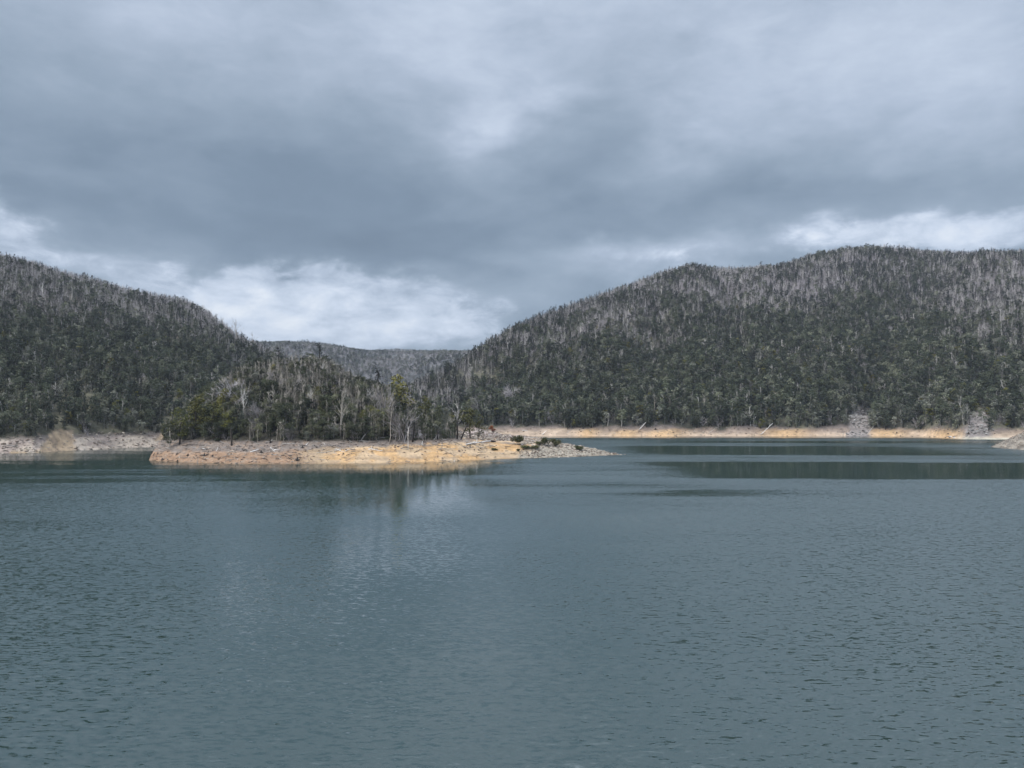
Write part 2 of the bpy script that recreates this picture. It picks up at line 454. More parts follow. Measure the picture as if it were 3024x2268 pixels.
# water
def water_mat():
    m, g, p = new_mat('lake_water')
    geo = g.node('ShaderNodeNewGeometry'); pos = E(g, geo.outputs['Position'])
    x, y, z = g.sep(pos)
    wn = g.noise(g.vm('MULTIPLY', pos, (.35, 1.0, 1.0)), .018, 5, .6)[1]
    nx, ny, nz = g.sep(wn)
    # patches of calm water lying between wind-ruffled lanes
    big = g.noise(g.vm('MULTIPLY', pos, (.22, 1.0, 1.0)), .030, 5, .62, .3)[0]
    fn = g.noise(g.vm('MULTIPLY', pos, (.12, 1.0, 1.0)), .16, 4, .6)[0]
    yw = y + (ny - .5) * 34.0 + (fn - .5) * 16.0 + x * .02
    st = g.smooth(g.noise(g.vm('MULTIPLY', pos, (.10, 1.0, 1.0)), .075, 4, .6)[0], .42, .58)
    xw = x + (nx - .5) * 60.0
    def band(a, b, soft):
        return g.smooth(yw, a - soft, a + soft) * (1.0 - g.smooth(yw, b - soft, b + soft))
    calm = band(258, 334, 5.0) * g.smooth(xw, 25, 75)
    calm = g.m('MAXIMUM', calm, band(382, 480, 8.0) * g.smooth(xw, 40, 90) * (1.0 - g.smooth(xw, 200, 290)) * .9)
    calm = g.m('MAXIMUM', calm, band(520, 560, 8.0) * g.smooth(xw, 60, 140) * .75)
    calm = g.m('MAXIMUM', calm, g.smooth(yw, 596, 618) * .9)
    calm = g.m('MAXIMUM', calm, g.gauss(xw, yw, 46, 210, 40, 17) * (st * .7 + .25))
    calm = g.m('MAXIMUM', calm, g.gauss(xw, yw, 20, 232, 50, 14) * st * .85)
    calm = g.m('MAXIMUM', calm, g.smooth(yw, 250, 318) * (1.0 - g.smooth(xw, -60, 60)) * (st * .35 + .60))
    calm = g.m('MAXIMUM', calm, g.smooth(yw, 200, 260) * (1.0 - g.smooth(xw, -90, 20)) * st * .6)
    calm = g.m('MAXIMUM', calm, g.smooth(yw, 190, 300) * st * .38)
    calm = g.m('MAXIMUM', calm, g.gauss(xw, yw, -50, 232, 36, 22) * .55)
    ruff = 1.0 - calm
    ruff = ruff * g.smooth(big, .33, .58, .55, 1.0)
    # small slopes, read directly as a field of surface tilts
    q1 = g.vm('MULTIPLY', pos, (.42, 1.0, 1.0))
    s1 = g.noise(q1, 2.4, 3, .6)[1]; s2 = g.noise(q1, 1.0, 2, .5)[1]
    a1, a2, a3 = g.sep(s1); b1, b2, b3 = g.sep(s2)
    xl = x + (nx - .5) * 30.0 + y * .09
    lane = g.m('MAXIMUM', g.smooth(xl, 6, 40, .13, 1.0), g.smooth(xl, -8, -46, .13, .48))
    lane = g.m('MAXIMUM', lane, g.smooth(y, 130, 60, 0.0, .6))
    amp = ruff * .85 * lane + .035
    tx = ((a1 - .5) * 1.0 + (b1 - .5) * .55) * amp
    nw = g.smooth(y, 200, 70, 1.0, .35)
    ty = g.m('ABSOLUTE', (a2 - .5) * 1.5 + (b2 - .5) * .8) * amp * -1.15 * nw - amp * .04
        # wave crests: narrow facets leaning towards the dam, laid along the wind rows
    rot = g.node('ShaderNodeMapping', vector_type='POINT'); g.put(rot.inputs[0], pos)
    rot.inputs['Rotation'].default_value = (0, 0, math.radians(8)); rot.inputs['Scale'].default_value = (.30, 1.0, 1)
    h1 = g.noise(rot.outputs[0], 1.9, 2, .45, .7)[0]
    rot2 = g.node('ShaderNodeMapping', vector_type='POINT'); g.put(rot2.inputs[0], pos)
    rot2.inputs['Rotation'].default_value = (0, 0, math.radians(-14)); rot2.inputs['Scale'].default_value = (.36, 1.0, 1)
    h2 = g.noise(rot2.outputs[0], 3.1, 2, .5, .5)[0]
    gust = g.smooth(g.noise(g.vm('MULTIPLY', pos, (.55, 1, 1)), .030, 3, .5)[0], .40, .60, .62, 1.0)
    rot3 = g.node('ShaderNodeMapping', vector_type='POINT'); g.put(rot3.inputs[0], pos)
    rot3.inputs['Rotation'].default_value = (0, 0, math.radians(3)); rot3.inputs['Scale'].default_value = (.33, 1.0, 1)
    h3 = g.noise(rot3.outputs[0], 4.6, 2, .5, .3)[0]
    side = g.smooth(g.m('ABSOLUTE', x + 3.0 - y * .02), 8, 42, .45, 1.0)
    nearw = g.smooth(y, 170, 62)
    crest = (g.smooth(h1, .54, .70) * .22 + g.smooth(h2, .54, .68) * .18 + g.smooth(h3, .53, .66) * .16) * gust * side * (ruff * .7 + .3)
    trough = (g.smooth(h1, .50, .37) * .20 + g.smooth(h2, .48, .36) * .16 + g.smooth(h3, .48, .36) * .14) * gust * side * nearw
    trough = g.m('MINIMUM', trough, g.m('MAXIMUM', g.m('DIVIDE', 11.5, g.m('MAXIMUM', y, 20.0)) - 0.062, 0.0))
    crest = crest * g.m('MAXIMUM', lane, g.smooth(y, 140, 62, 0.0, 1.0))
    nrm = g.vm('NORMALIZE', g.comb(tx, ty - crest + trough, 1.0))
    m.node_tree.links.new(nrm.s, p.inputs['Normal'])
    p.inputs['Base Color'].default_value = (.012, .034, .029, 1)
    p.inputs['Roughness'].default_value = .03
    p.inputs['IOR'].default_value = 2.25
    return m
M['water'] = water_mat()

# ------------------------------------------------------------------ setting
def plane(name, x0, x1, y0, y1, z, mat, n=1):
    me = np_mesh(name, np.array([(x0, y0, z), (x1, y0, z), (x1, y1, z), (x0, y1, z)]), np.array([[0, 1, 2, 3]]))
    me.materials.append(mat); o = bpy.data.objects.new(name, me); COL.objects.link(o); return o

tag(plane('water', -5000, 5000, -2500, 7000, 0.0, M['water']), 'grey green rippled reservoir water filling the lower half', kind='structure')

def ugrid(a, b, s): return np.arange(a, b + s, s)
right_hill = tag(grid_mesh('right_hill', ugrid(1040, 4200, 8), np.concatenate([np.arange(545, 760, 2.2), np.arange(760, 1900, 6), np.arange(1900, 2500, 30)]), z_right, col_right, M['slope']),
    'large forested hill rising on the right above the far shore', kind='structure')
left_hill = tag(grid_mesh('left_hill', ugrid(-1300, 1160, 8), np.concatenate([np.arange(320, 560, 2.0), np.arange(560, 1200, 5), np.arange(1200, 1600, 25)]), z_left, col_left, M['slope']),
    'forested hill sloping down from the left edge', kind='structure')
peninsula = tag(grid_mesh('peninsula_ground', ugrid(384, 1900, 3.0), np.arange(312, 590, .95), z_pen, col_pen, M['shore']),
    'wooded peninsula with an orange and grey drawdown bank', kind='structure')
gx, gy = np.meshgrid(np.arange(272, 392, 1.2), np.arange(392, 502, 1.2))
def spit_mesh():
    Z = z_spit(gx, gy); C = col_spit(gx, gy, Z); ny, nx = gx.shape
    i = np.arange(nx * ny).reshape(ny, nx); q = np.stack([i[:-1, :-1], i[:-1, 1:], i[1:, 1:], i[1:, :-1]], -1).reshape(-1, 4)
    me = np_mesh('gravel_spit', np.stack([gx, gy, Z], -1).reshape(-1, 3), q)
    a = me.color_attributes.new("tone", 'FLOAT_COLOR', 'POINT')
    a.data.foreach_set("color", np.concatenate([C.reshape(-1, 3), np.ones((nx * ny, 1))], 1).astype(np.float32).ravel())
    me.polygons.foreach_set("use_smooth", np.ones(len(q), bool)); me.materials.append(M['shore'])
    o = bpy.data.objects.new('gravel_spit', me); COL.objects.link(o); return o
tag(spit_mesh(), 'sloping gravel spit cut off by the right edge', kind='structure')
far_hills = tag(grid_mesh('far_hills', ugrid(-900, 2700, 9), np.arange(1400, 5200, 24), z_far, col_far, M['slope']),
    'distant grey plateau in the gap between the two hills', kind='structure')

# ------------------------------------------------------------------ plant building blocks
class MB:
    def __init__(s): s.v = []; s.q = []; s.m = []; s.n = 0
    def add(s, v, q, m):
        s.v.append(np.asarray(v, float)); s.q.append(np.asarray(q, int) + s.n); s.m.append(np.full(len(q), m)); s.n += len(v)
    def tube(s, pts, rad, m=0, sides=4):
        pts = [np.asarray(p, float) for p in pts]; n = len(pts); V = []
        for i, p in enumerate(pts):
            d = pts[min(i + 1, n - 1)] - pts[max(i - 1, 0)]; d = d / (np.linalg.norm(d) + 1e-9)
            a = np.cross(d, (0.3, 1, .2)); a /= np.linalg.norm(a) + 1e-9; b = np.cross(d, a)
            for k in range(sides):
                t = 2 * math.pi * k / sides + .4; V.append(p + rad[i] * (a * math.cos(t) + b * math.sin(t)))
        Q = []
        for i in range(n - 1):
            for k in range(sides):
                Q.append((i * sides + k, i * sides + (k + 1) % sides, (i + 1) * sides + (k + 1) % sides, (i + 1) * sides + k))
        s.add(V, Q, m)
        if sides == 4: s.add([], np.zeros((0, 4), int), m); s.q.append(np.array([[0, 1, 2, 3][::-1]]) + s.n - len(V)); s.m.append(np.full(1, m)); s.q.append(np.array([[0, 1, 2, 3]]) + s.n - 4); s.m.append(np.full(1, m))
    def leaves(s, c, size, rng, m=0, flat=.35):
        n = len(c); a = rng.normal(size=(n, 3)); a[:, 2] *= flat; a /= np.linalg.norm(a, axis=1)[:, None]
        b = rng.normal(size=(n, 3)); b -= (b * a).sum(1)[:, None] * a; b /= np.linalg.norm(b, axis=1)[:, None]
        sz = size * rng.uniform(.6, 1.3, n)[:, None]
        a = a * sz * .5; b = b * sz * .5 * rng.uniform(.5, 1, n)[:, None]
        V = np.stack([c - a, c + b, c + a, c - b], 1).reshape(-1, 3)
        s.add(V, np.arange(4 * n).reshape(n, 4), m)
    def slivers(s, p, d, w, m=0, rng=None):
        """thin tapering twigs: p base, d direction*length"""
        n = len(p); k = rng.normal(size=(n, 3)); side = np.cross(d, k); side /= np.linalg.norm(side, axis=1)[:, None] + 1e-9
        side *= w / 2
        mid = p + d * .55 + rng.normal(size=(n, 3)) * np.linalg.norm(d, axis=1)[:, None] * .06
        V = np.stack([p - side, p + side, mid + side * .8, mid - side * .8, p + d + side * .3, p + d - side * .3], 1).reshape(-1, 3)
        i = np.arange(n)[:, None] * 6
        s.add(V, np.concatenate([i + [0, 1, 2, 3], i + [3, 2, 4, 5]], 0), m)
    def mesh(s, name, mats):
        me = np_mesh(name, np.concatenate([v for v in s.v if len(v)]), np.concatenate(s.q), np.concatenate(s.m))
        for mm in mats: me.materials.append(mm)
        return me

def limb(p, d, L, n, rng, bend=.25, up=.3):
    pts = [np.array(p, float)]; d = np.array(d, float); d /= np.linalg.norm(d)
    for i in range(n):
        d = d + rng.normal(size=3) * bend + np.array([0, 0, up]) * .3; d /= np.linalg.norm(d)
        pts.append(pts[-1] + d * L / n)
    return pts

def leafy(seed, h=11, det=1.0, slim=1.0, lean=0.0, base=.22):
    rng = np.random.default_rng(seed); T = MB(); C = MB()
    tr = [np.array((0, 0, -.6))]; off = rng.normal(size=2) * .25 + np.array([lean, 0])
    for i in range(1, 5): tr.append(np.array((off[0] * i * .6 + rng.normal() * .12, off[1] * i * .5 + rng.normal() * .12, h * .2 * i)))
    T.tube(tr, [.28, .22, .17, .12, .06], 0, 4)
    nc = int(rng.integers(10, 15)); leaf = .85 if det < .5 else .46
    for k in range(nc):
        zf = base + (0.95 - base) * ((k + .5) / nc) + rng.normal() * .03
        w = math.sin(math.pi * min(max((zf - base * .4) / (1.12 - base * .4), .02), .98)) ** .8
        a = rng.uniform(0, 6.28); r = h * .20 * w * slim * rng.uniform(.35, 1.15)
        ax = np.interp(zf * h, [p[2] for p in tr], [p[0] for p in tr]); ay = np.interp(zf * h, [p[2] for p in tr], [p[1] for p in tr])
        c = np.array((ax + r * math.cos(a), ay + r * math.sin(a), zf * h))
        b = np.array((ax, ay, max(zf * h - h * .16, h * .12)))
        T.tube([b, (b + c) / 2 + (0, 0, .1), c], [.07, .05, .02], 0, 3)
        n = int((28 if det < .5 else 95) * rng.uniform(.7, 1.3)); R = h * .105 * rng.uniform(.8, 1.3) * (.6 + .5 * slim)
        d = rng.normal(size=(n, 3)); d /= np.linalg.norm(d, axis=1)[:, None]
        rr = R * rng.uniform(.35, 1.12, n) ** .7
        P = c + d * rr[:, None] * (1.15, 1.15, .72)
        C.leaves(P, leaf, rng)
    return T, C

def column(seed, h=13, det=1.0):
    rng = np.random.default_rng(seed); T = MB(); C = MB()
    tr = [np.array((rng.normal() * .15 * i, rng.normal() * .15 * i, -.6 + (h + .6) * i / 5)) for i in range(6)]
    T.tube(tr, [.26, .22, .18, .14, .09, .03], 0, 4)
    n = 110 if det < .5 else 380
    t = rng.uniform(.06, .97, n); r = (.25 + 1.15 * np.sin(np.pi * np.clip(t, .1, .95)) ** .6) * rng.uniform(.1, 1, n) * (1 + .5 * np.sin(t * 19 + seed))
    a = rng.uniform(0, 6.28, n); zz = t * h
    cx = np.interp(zz, [p[2] for p in tr], [p[0] for p in tr]); cy = np.interp(zz, [p[2] for p in tr], [p[1] for p in tr])
    C.leaves(np.stack([cx + r * np.cos(a), cy + r * np.sin(a), zz], 1), .75 if det < .5 else .42, rng)
    for k in range(4):
        p = np.array((0, 0, h * rng.uniform(.55, .85))); a = rng.uniform(0, 6.28)
        T.tube(limb(p, (math.cos(a), math.sin(a), 1.6), h * .22, 2, rng), [.06, .04, .015], 0, 3)
    return T, C

def dead(seed, h=13, det=1.0, spread=.55, thick=1.0, nb=None, slender=False):
    rng = np.random.default_rng(seed); T = MB(); C = MB()
    ln = rng.normal(size=2) * .3
    tr = [np.array((ln[0] * i * .4 + rng.normal() * .12, ln[1] * i * .4 + rng.normal() * .12, -.6 + (h * .93 + .6) * i / 5)) for i in range(6)]
    r0 = (.17 if slender else .26) * thick
    T.tube(tr, [r0 * k for k in (1, .85, .68, .5, .3, .08)], 0, 4)
    nb = nb or (9 if slender else 13)
    P = []; D = []
    for k in range(nb):
        t = rng.uniform(.42 if slender else .30, .95); zz = t * h * .93
        b = np.array([np.interp(zz, [p[2] for p in tr], [p[i] for p in tr]) for i in range(2)] + [zz])
        a = rng.uniform(0, 6.28); L = h * rng.uniform(.12, .30) * (1.25 - t) * (1.1 if slender else 1.7)
        pts = limb(b, (math.cos(a) * spread, math.sin(a) * spread, .8), L, 3, rng, .28)
        C.tube(pts, [.085 * thick, .06 * thick, .04 * thick, .015], 0, 3)
        for j in range(2 if det < .5 else 6):
            q = pts[int(rng.integers(1, 4))]; dd = rng.normal(size=3) * .6 + (0, 0, .7); dd += (pts[-1] - pts[0]) / L
            P.append(q); D.append(dd / np.linalg.norm(dd) * L * rng.uniform(.25, .6))
    C.slivers(np.array(P), np.array(D), (.10 if det < .5 else .065) * thick, 0, rng)
    return T, C

def twiggy(seed, h=8, det=1.0):
    rng = np.random.default_rng(seed); T = MB(); C = MB()
    tips = []
    for k in range(5):
        a = rng.uniform(0, 6.28); pts = limb((rng.normal() * .3, rng.normal() * .3, -.4), (math.cos(a) * .45, math.sin(a) * .45, 1), h * rng.uniform(.6, .85), 4, rng, .2)
        T.tube(pts, [.13, .10, .075, .05, .02], 0, 3); tips += pts[2:]
    tips = np.array(tips); n = 90 if det < .5 else 330
    p = tips[rng.integers(0, len(tips), n)] + rng.normal(size=(n, 3)) * (h * .075)
    d = p - np.array((0, 0, h * .25)); d /= np.linalg.norm(d, axis=1)[:, None]
    d = d + rng.normal(size=(n, 3)) * .45 + (0, 0, .25); d /= np.linalg.norm(d, axis=1)[:, None]
    C.slivers(p, d * (h * rng.uniform(.10, .26, n))[:, None], .13 if det < .5 else .06, 0, rng)
    return T, C

def shrubby(seed, h=2.6, det=1.0):
    rng = np.random.default_rng(seed); T = MB(); C = MB()
    for k in range(4):
        a = rng.uniform(0, 6.28); T.tube(limb((0, 0, -.2), (math.cos(a), math.sin(a), 1.2), h * .7, 2, rng), [.05, .04, .015], 0, 3)
    n = 60 if det < .5 else 900
    for k in range(5):
        c = np.array((rng.normal() * h * .26, rng.normal() * h * .26, h * rng.uniform(.3, .68))); m_ = n // 5
        d = rng.normal(size=(m_, 3)); d /= np.linalg.norm(d, axis=1)[:, None]
        C.leaves(c + d * (h * .34) * rng.uniform(.4, 1.05, m_)[:, None] * (1, 1, .8), .6 if det < .5 else .30, rng)
    return T, C

def rock_mesh(seed, mat, flat=.6):
    rng = np.random.default_rng(seed)
    V = []; nl, ns = 4, 7
    for i in range(nl):
        ph = math.pi * (i + .5) / nl
        for k in range(ns):
            t = 2 * math.pi * (k + .5 * (i % 2)) / ns; r = rng.uniform(.75, 1.15)
            V.append((math.sin(ph) * math.cos(t) * r, math.sin(ph) * math.sin(t) * r, math.cos(ph) * flat * r))
    V.append((0, 0, flat * 1.0)); V.append((0, 0, -flat))
    Q = []
    for i in range(nl - 1):
        for k in range(ns): Q.append((i * ns + k, (i + 1) * ns + k, (i + 1) * ns + (k + 1) % ns, i * ns + (k + 1) % ns))
    me = bpy.data.meshes.new('rock')
    F3 = [(len(V) - 2, k, (k + 1) % ns) for k in range(ns)] + [(len(V) - 1, (nl - 1) * ns + (k + 1) % ns, (nl - 1) * ns + k) for k in range(ns)]
    me.from_pydata([tuple(v) for v in V], [], Q + F3); me.materials.append(mat); me.update()
    return me

# far, joined prototypes for the masses (never linked to the scene themselves)
def joined(TC, name, tm, cm):
    T, C = TC; B = MB()
    for S_, mi in ((T, 0), (C, 1)):
        off = B.n; n = sum(len(v) for v in S_.v)
        B.v += S_.v; B.q += [q + off for q in S_.q]; B.m += [np.full(len(q), mi) for q in S_.q]; B.n += n
    return B.mesh(name, [M[tm], M[cm]])

def proto_collection(name, meshes):
    c = bpy.data.collections.new(name)
    for i, me in enumerate(meshes):
        o = bpy.data.objects.new("%s_%02d" % (name, i), me); c.objects.link(o)
    return c

KINDS = {}   # kind -> list of indices in the far collection
fm = []
def reg(kind, meshes):
    KINDS[kind] = list(range(len(fm), len(fm) + len(meshes))); fm.extend(meshes)
D0 = .3
reg('leafy', [joined(leafy(100 + i, 10 + i % 3, D0), 'far_leafy', 'dark_bark' if i % 2 else 'bark', 'leaf') for i in range(6)])
reg('greyleaf', [joined(leafy(120 + i, 9, D0, 1.15), 'far_grey_leafy', 'bark', 'leaf_grey') for i in range(4)])
reg('olive', [joined(leafy(130 + i, 9, D0, 1.2), 'far_olive', 'dark_bark', 'olive') for i in range(3)])
reg('column', [joined(column(140 + i, 13, D0), 'far_column', 'dark_bark', 'column') for i in range(5)])
reg('dead', [joined(dead(150 + i, 12, D0), 'far_dead', 'bark', 'bark') for i in range(5)])
reg('slender', [joined(dead(160 + i, 12, D0, .35, 1.0, None, True), 'far_slender', 'bark', 'twig') for i in range(5)])
reg('white', [joined(dead(170 + i, 13, D0, .6, 1.25), 'far_white', 'white_bark', 'white_bark') for i in range(3)])
reg('twiggy', [joined(twiggy(180 + i, 8, D0), 'far_twiggy', 'twig', 'twig') for i in range(5)])
reg('shrub', [joined(shrubby(190 + i, 3, D0), 'far_shrub', 'bark', 'leaf') for i in range(4)])
reg('greyshrub', [joined(shrubby(195 + i, 3, D0), 'far_grey_shrub', 'bark', 'leaf_grey') for i in range(3)])
FAR = proto_collection('far_plants', fm)

def scatter(name, pts, idx, scl, rot, coll, label, cat, tilt=None):
    n = len(pts)
    me = bpy.data.meshes.new(name); me.vertices.add(n); me.vertices.foreach_set("co", np.asarray(pts, np.float32).ravel())
    a = me.attributes.new('pick', 'INT', 'POINT'); a.data.foreach_set('value', np.asarray(idx, np.int32))
    a = me.attributes.new('size', 'FLOAT_VECTOR', 'POINT'); a.data.foreach_set('vector', np.asarray(scl, np.float32).ravel())
    if tilt is None: tilt = RNG.normal(size=(n, 2)) * .05
    r = np.concatenate([tilt, np.asarray(rot)[:, None]], 1)
    a = me.attributes.new('turn', 'FLOAT_VECTOR', 'POINT'); a.data.foreach_set('vector', r.astype(np.float32).ravel())
    o = bpy.data.objects.new(name, me); COL.objects.link(o)
    ng = bpy.data.node_groups.new(name + '_scatter', 'GeometryNodeTree')
    ng.interface.new_socket('Geometry', in_out='INPUT', socket_type='NodeSocketGeometry')
    ng.interface.new_socket('Geometry', in_out='OUTPUT', socket_type='NodeSocketGeometry')
    N = ng.nodes; Lk = ng.links
    gi = N.new('NodeGroupInput'); go = N.new('NodeGroupOutput'); iop = N.new('GeometryNodeInstanceOnPoints')
    ci = N.new('GeometryNodeCollectionInfo'); ci.inputs['Collection'].default_value = coll
    ci.inputs['Separate Children'].default_value = True; ci.inputs['Reset Children'].default_value = True
    def na(nm, t):
        q = N.new('GeometryNodeInputNamedAttribute'); q.data_type = t; q.inputs[0].default_value = nm
        return q.outputs[0]
    Lk.new(gi.outputs[0], iop.inputs['Points']); Lk.new(ci.outputs[0], iop.inputs['Instance'])
    iop.inputs['Pick Instance'].default_value = True
    Lk.new(na('pick', 'INT'), iop.inputs['Instance Index']); Lk.new(na('size', 'FLOAT_VECTOR'), iop.inputs['Scale'])
    Lk.new(na('turn', 'FLOAT_VECTOR'), iop.inputs['Rotation'])
    Lk.new(iop.outputs[0], go.inputs[0])
    md = o.modifiers.new('scatter', 'NODES'); md.node_group = ng
    return tag(o, label, cat, None, 'stuff')

# occlusion table: for each column the running highest sight line in front of a point
HFS = [(z_left, 320, 1600), (z_right, 545, 2400), (z_pen, 312, 590), (z_far, 1400, 5000)]
def visible(x, y, z, h, zf, y0, margin=.012):
    """keep what could be seen from the camera or a step beside it"""
    u = U(x, y); ok = (u > -330) & (u < 3354)
    el = (z + h - CAM_Z) / y
    blocked = np.zeros(len(x), bool)
    for k in np.linspace(.04, .96, 24):
        yy = y0 + (y - y0) * k; xx = x * yy / y
        e = (zf(xx, yy) - CAM_Z) / yy
        blocked |= e > el + margin * 0 + .004
    return ok & ~blocked

def sample(x0, x1, y0, y1, dens):
    n = int((x1 - x0) * (y1 - y0) * dens); return RNG.uniform(x0, x1, n), RNG.uniform(y0, y1, n)

def choose(weights, n_):
    """weights: dict kind -> array of weights; returns indices in far collection and kind names"""
    ks = list(weights); Wt = np.stack([np.broadcast_to(weights[k], (n_,)) for k in ks], 1); Wt = Wt / Wt.sum(1)[:, None]
    cum = Wt.cumsum(1); r = RNG.uniform(size=n_)[:, None]; ki = np.minimum((r > cum).sum(1), len(ks) - 1)
    idx = np.zeros(n_, int)
    for j, k in enumerate(ks):
        m_ = ki == j; idx[m_] = RNG.choice(KINDS[k], m_.sum())
    return idx, ki, ks

# ------------------------------------------------------------------ right hill forest
def forest_right():
    x, y = sample(-120, 1450, 590, 1750, .098)
    u = U(x, y); ok = (u > 1120) & (u < 3360); x, y = x[ok], y[ok]
    z = z_right(x, y); c = col_right(x, y, z)
    u = U(x, y); n = fbm(x / 14, z / 5, 12, 4)
    jg = (fbm(x / 7, y / 7, 88, 3) - .5) * 44
    scree = ((np.abs(u + jg - 2535 - 30 * np.clip((z - 8) / 30, 0, 1)) < 40 - np.clip(z, 0, 40) * .5) & (z < 24 + jg * .5)) | ((np.abs(u + jg - 2888) < 30 - np.clip(z - 8, 0, 30) * .6) & (z < 19 + jg * .4))
    ok = (z > 7.9 + (n - .5) * 1.6 + (fbm(u / 38, u * 0, 66, 3) - .62) * 7) & ~scree
    ok &= visible(x, y, z, 13, z_right, 600)
    x, y, z = x[ok], y[ok], z[ok]; u = U(x, y); S = interp(u, R_S); R = interp(u, R_R); s = (y - S) / (R - S)
    p1 = fbm(x / 70, y / 90, 201, 4); p2 = fbm(x / 35, y / 45, 202, 4); p3 = fbm(x / 120, y / 120, 203, 3)
    pale = sstep(u + (p1 - .5) * 500 + (s - .5) * 250, 2620, 2860) * sstep(s + (p2 - .5) * .25, .14, .26) * (1 - .85 * sstep(s + (p1 - .5) * .3, .50, .64))
    upper = sstep(s + (p1 - .5) * .5, .25, .6)
    pale = np.maximum(pale * .72, .62 * sstep(p1, .55, .66) * upper + .5 * sstep(p3, .60, .70) * sstep(s, .15, .3))
    upper = np.maximum(upper, pale * .6)
    darkb = sstep(u, 2820, 2950) * sstep(s, .86, .93)
    grn = sstep(p3 + (.35 - s) * .8, .42, .62)
    w = {
        'leafy': (.62 * (1 - upper) + .17 + .35 * sstep(p2, .50, .62) * (1 - pale) + .6 * darkb),
        'greyleaf': (.12 * (1 - upper) + .02 + .25 * sstep(p1, .56, .66) * (1 - upper)),
        'olive': .07 * grn,
        'column': (.12 + .34 * upper * (1 - pale * .6)) * sstep(p1, .30, .55) + .06 + .8 * sstep(s, .8, .9) * (u < 1750),
        'dead': .04 + .14 * upper + .28 * pale,
        'slender': .01 + .20 * upper + .22 * pale,
        'white': .004 + .006 * upper + .05 * pale,
        'twiggy': .07 + .13 * upper + .50 * pale + .12 * sstep(p2, .52, .62),
        'shrub': .10 * (1 - upper) + .04, 'greyshrub': .05}
    rid = sstep(s, .90, .96)
    for k_ in w:
        w[k_] = w[k_] * np.where(k_ in ('dead', 'slender', 'white', 'twiggy', 'column'), 1.0, (1 - .85 * pale) * (1 - .8 * rid)) + 0 * u
    w['slender'] = w['slender'] + .9 * rid; w['dead'] = w['dead'] + .3 * rid
    idx, ki, ks = choose(w, len(x))
    sc = (.50 + .72 * RNG.uniform(size=len(x)) ** 1.5) * (1.24 - .26 * s) * (1 - rid * .35 * RNG.uniform(size=len(x)))
    S3 = np.stack([sc * RNG.uniform(.85, 1.15, len(x)), sc * RNG.uniform(.85, 1.15, len(x)), sc], 1)
    o = scatter('hillside_forest', np.stack([x, y, z - .2], 1), idx, S3, RNG.uniform(0, 6.28, len(x)), FAR,
            'dense forest of green and fire-killed grey trees covering the large right hill', 'forest')
    print('right forest', len(x))
forest_right()

def forest_left():
    x, y = sample(-800, 0, 380, 1120, .108)
    u = U(x, y); ok = (u > -340) & (u < 1130); x, y = x[ok], y[ok]
    z = z_left(x, y); u = U(x, y)
    n = fbm(x / 8, z / 3, 12, 4)
    scar = np.exp(-((u - 172 - (z - 4) * 2.0) / (60 - np.clip(z, 0, 14) * 2.6)) ** 4) * (1 - sstep(z, 10.5, 12.5))
    op = fbm(x / 16, y / 22, 18, 4)
    ok = (z > 7.7 + (n - .5) * 1.5) & (scar + (n - .5) * .5 < .42)
    ok &= ~((op > .60) & (z < 60) & (RNG.uniform(size=len(x)) < .5))
    ok &= visible(x, y, z, 13, z_left, 405)
    x, y, z = x[ok], y[ok], z[ok]; u = U(x, y); S = interp(u, L_S); R = interp(u, L_R); s = (y - S) / (R - S)
    p1 = fbm(x / 60, y / 60, 301, 4); p2 = fbm(x / 28, y / 30, 302, 4)
    upper = np.maximum(sstep(s + (p1 - .5) * .5 - (u - 300) / 2200., .40, .72), 1.3 * sstep(s, .90, .97))
    w = {'leafy': .62 * (1 - upper) + .16, 'greyleaf': .12 * (1 - upper) + .03, 'olive': .03 * (1 - upper), 'column': .10 + .10 * sstep(p2, .5, .6),
         'dead': .02 + .14 * upper, 'slender': .01 + .55 * upper, 'white': .008, 'twiggy': .05 + .08 * upper + .1 * sstep(p2, .55, .65),
         'shrub': .20 * (1 - upper), 'greyshrub': .10}
    idx, ki, ks = choose(w, len(x))
    sc = (.50 + .70 * RNG.uniform(size=len(x)) ** 1.5) * (.80 + .25 * s)
    S3 = np.stack([sc, sc, sc], 1)
    scatter('hillside_forest', np.stack([x, y, z - .2], 1), idx, S3, RNG.uniform(0, 6.28, len(x)), FAR,
            'dense dark green forest with grey dead stems along the ridge of the left hill', 'forest')
    print('left forest', len(x))
forest_left()

def forest_far():
    x, y = sample(-1500, 500, 1550, 3500, .022)
    u = U(x, y); ok = (u > 600) & (u < 1500); x, y = x[ok], y[ok]
    z = z_far(x, y); ok = visible(x, y, z, 16, z_far, 1450); x, y, z = x[ok], y[ok], z[ok]
    p1 = fbm(x / 160, y / 160, 401, 4)
    w = {'slender': .10, 'dead': .06, 'twiggy': .60, 'column': .02 + .30 * sstep(p1, .54, .64), 'leafy': .02 + .35 * sstep(p1, .52, .62), 'greyleaf': .30}
    idx, ki, ks = choose(w, len(x)); sc = RNG.uniform(.8, 1.25, len(x))
    scatter('hillside_forest', np.stack([x, y, z - .2], 1), idx, np.stack([sc * 1.3, sc * 1.3, sc], 1), RNG.uniform(0, 6.28, len(x)), FAR,
            'distant grey burnt forest on the plateau seen through the gap', 'forest')
    print('far forest', len(x))
forest_far()

# ------------------------------------------------------------------ placing single things
def hit(u, v, zf, y0, y1, step=.25):
    """where the sight line through a photograph point meets a terrain"""
    ys = np.arange(y0, y1, step); xs = X(u, ys); zl = CAM_Z + (VH - v) / F * ys
    d = zf(xs, ys) - zl; k = np.argmax(d >= 0)
    if not (d >= 0).any(): k = len(ys) - 1
    return Vector((float(xs[k]), float(ys[k]), float(zf(xs[k:k + 1], ys[k:k + 1])[0])))

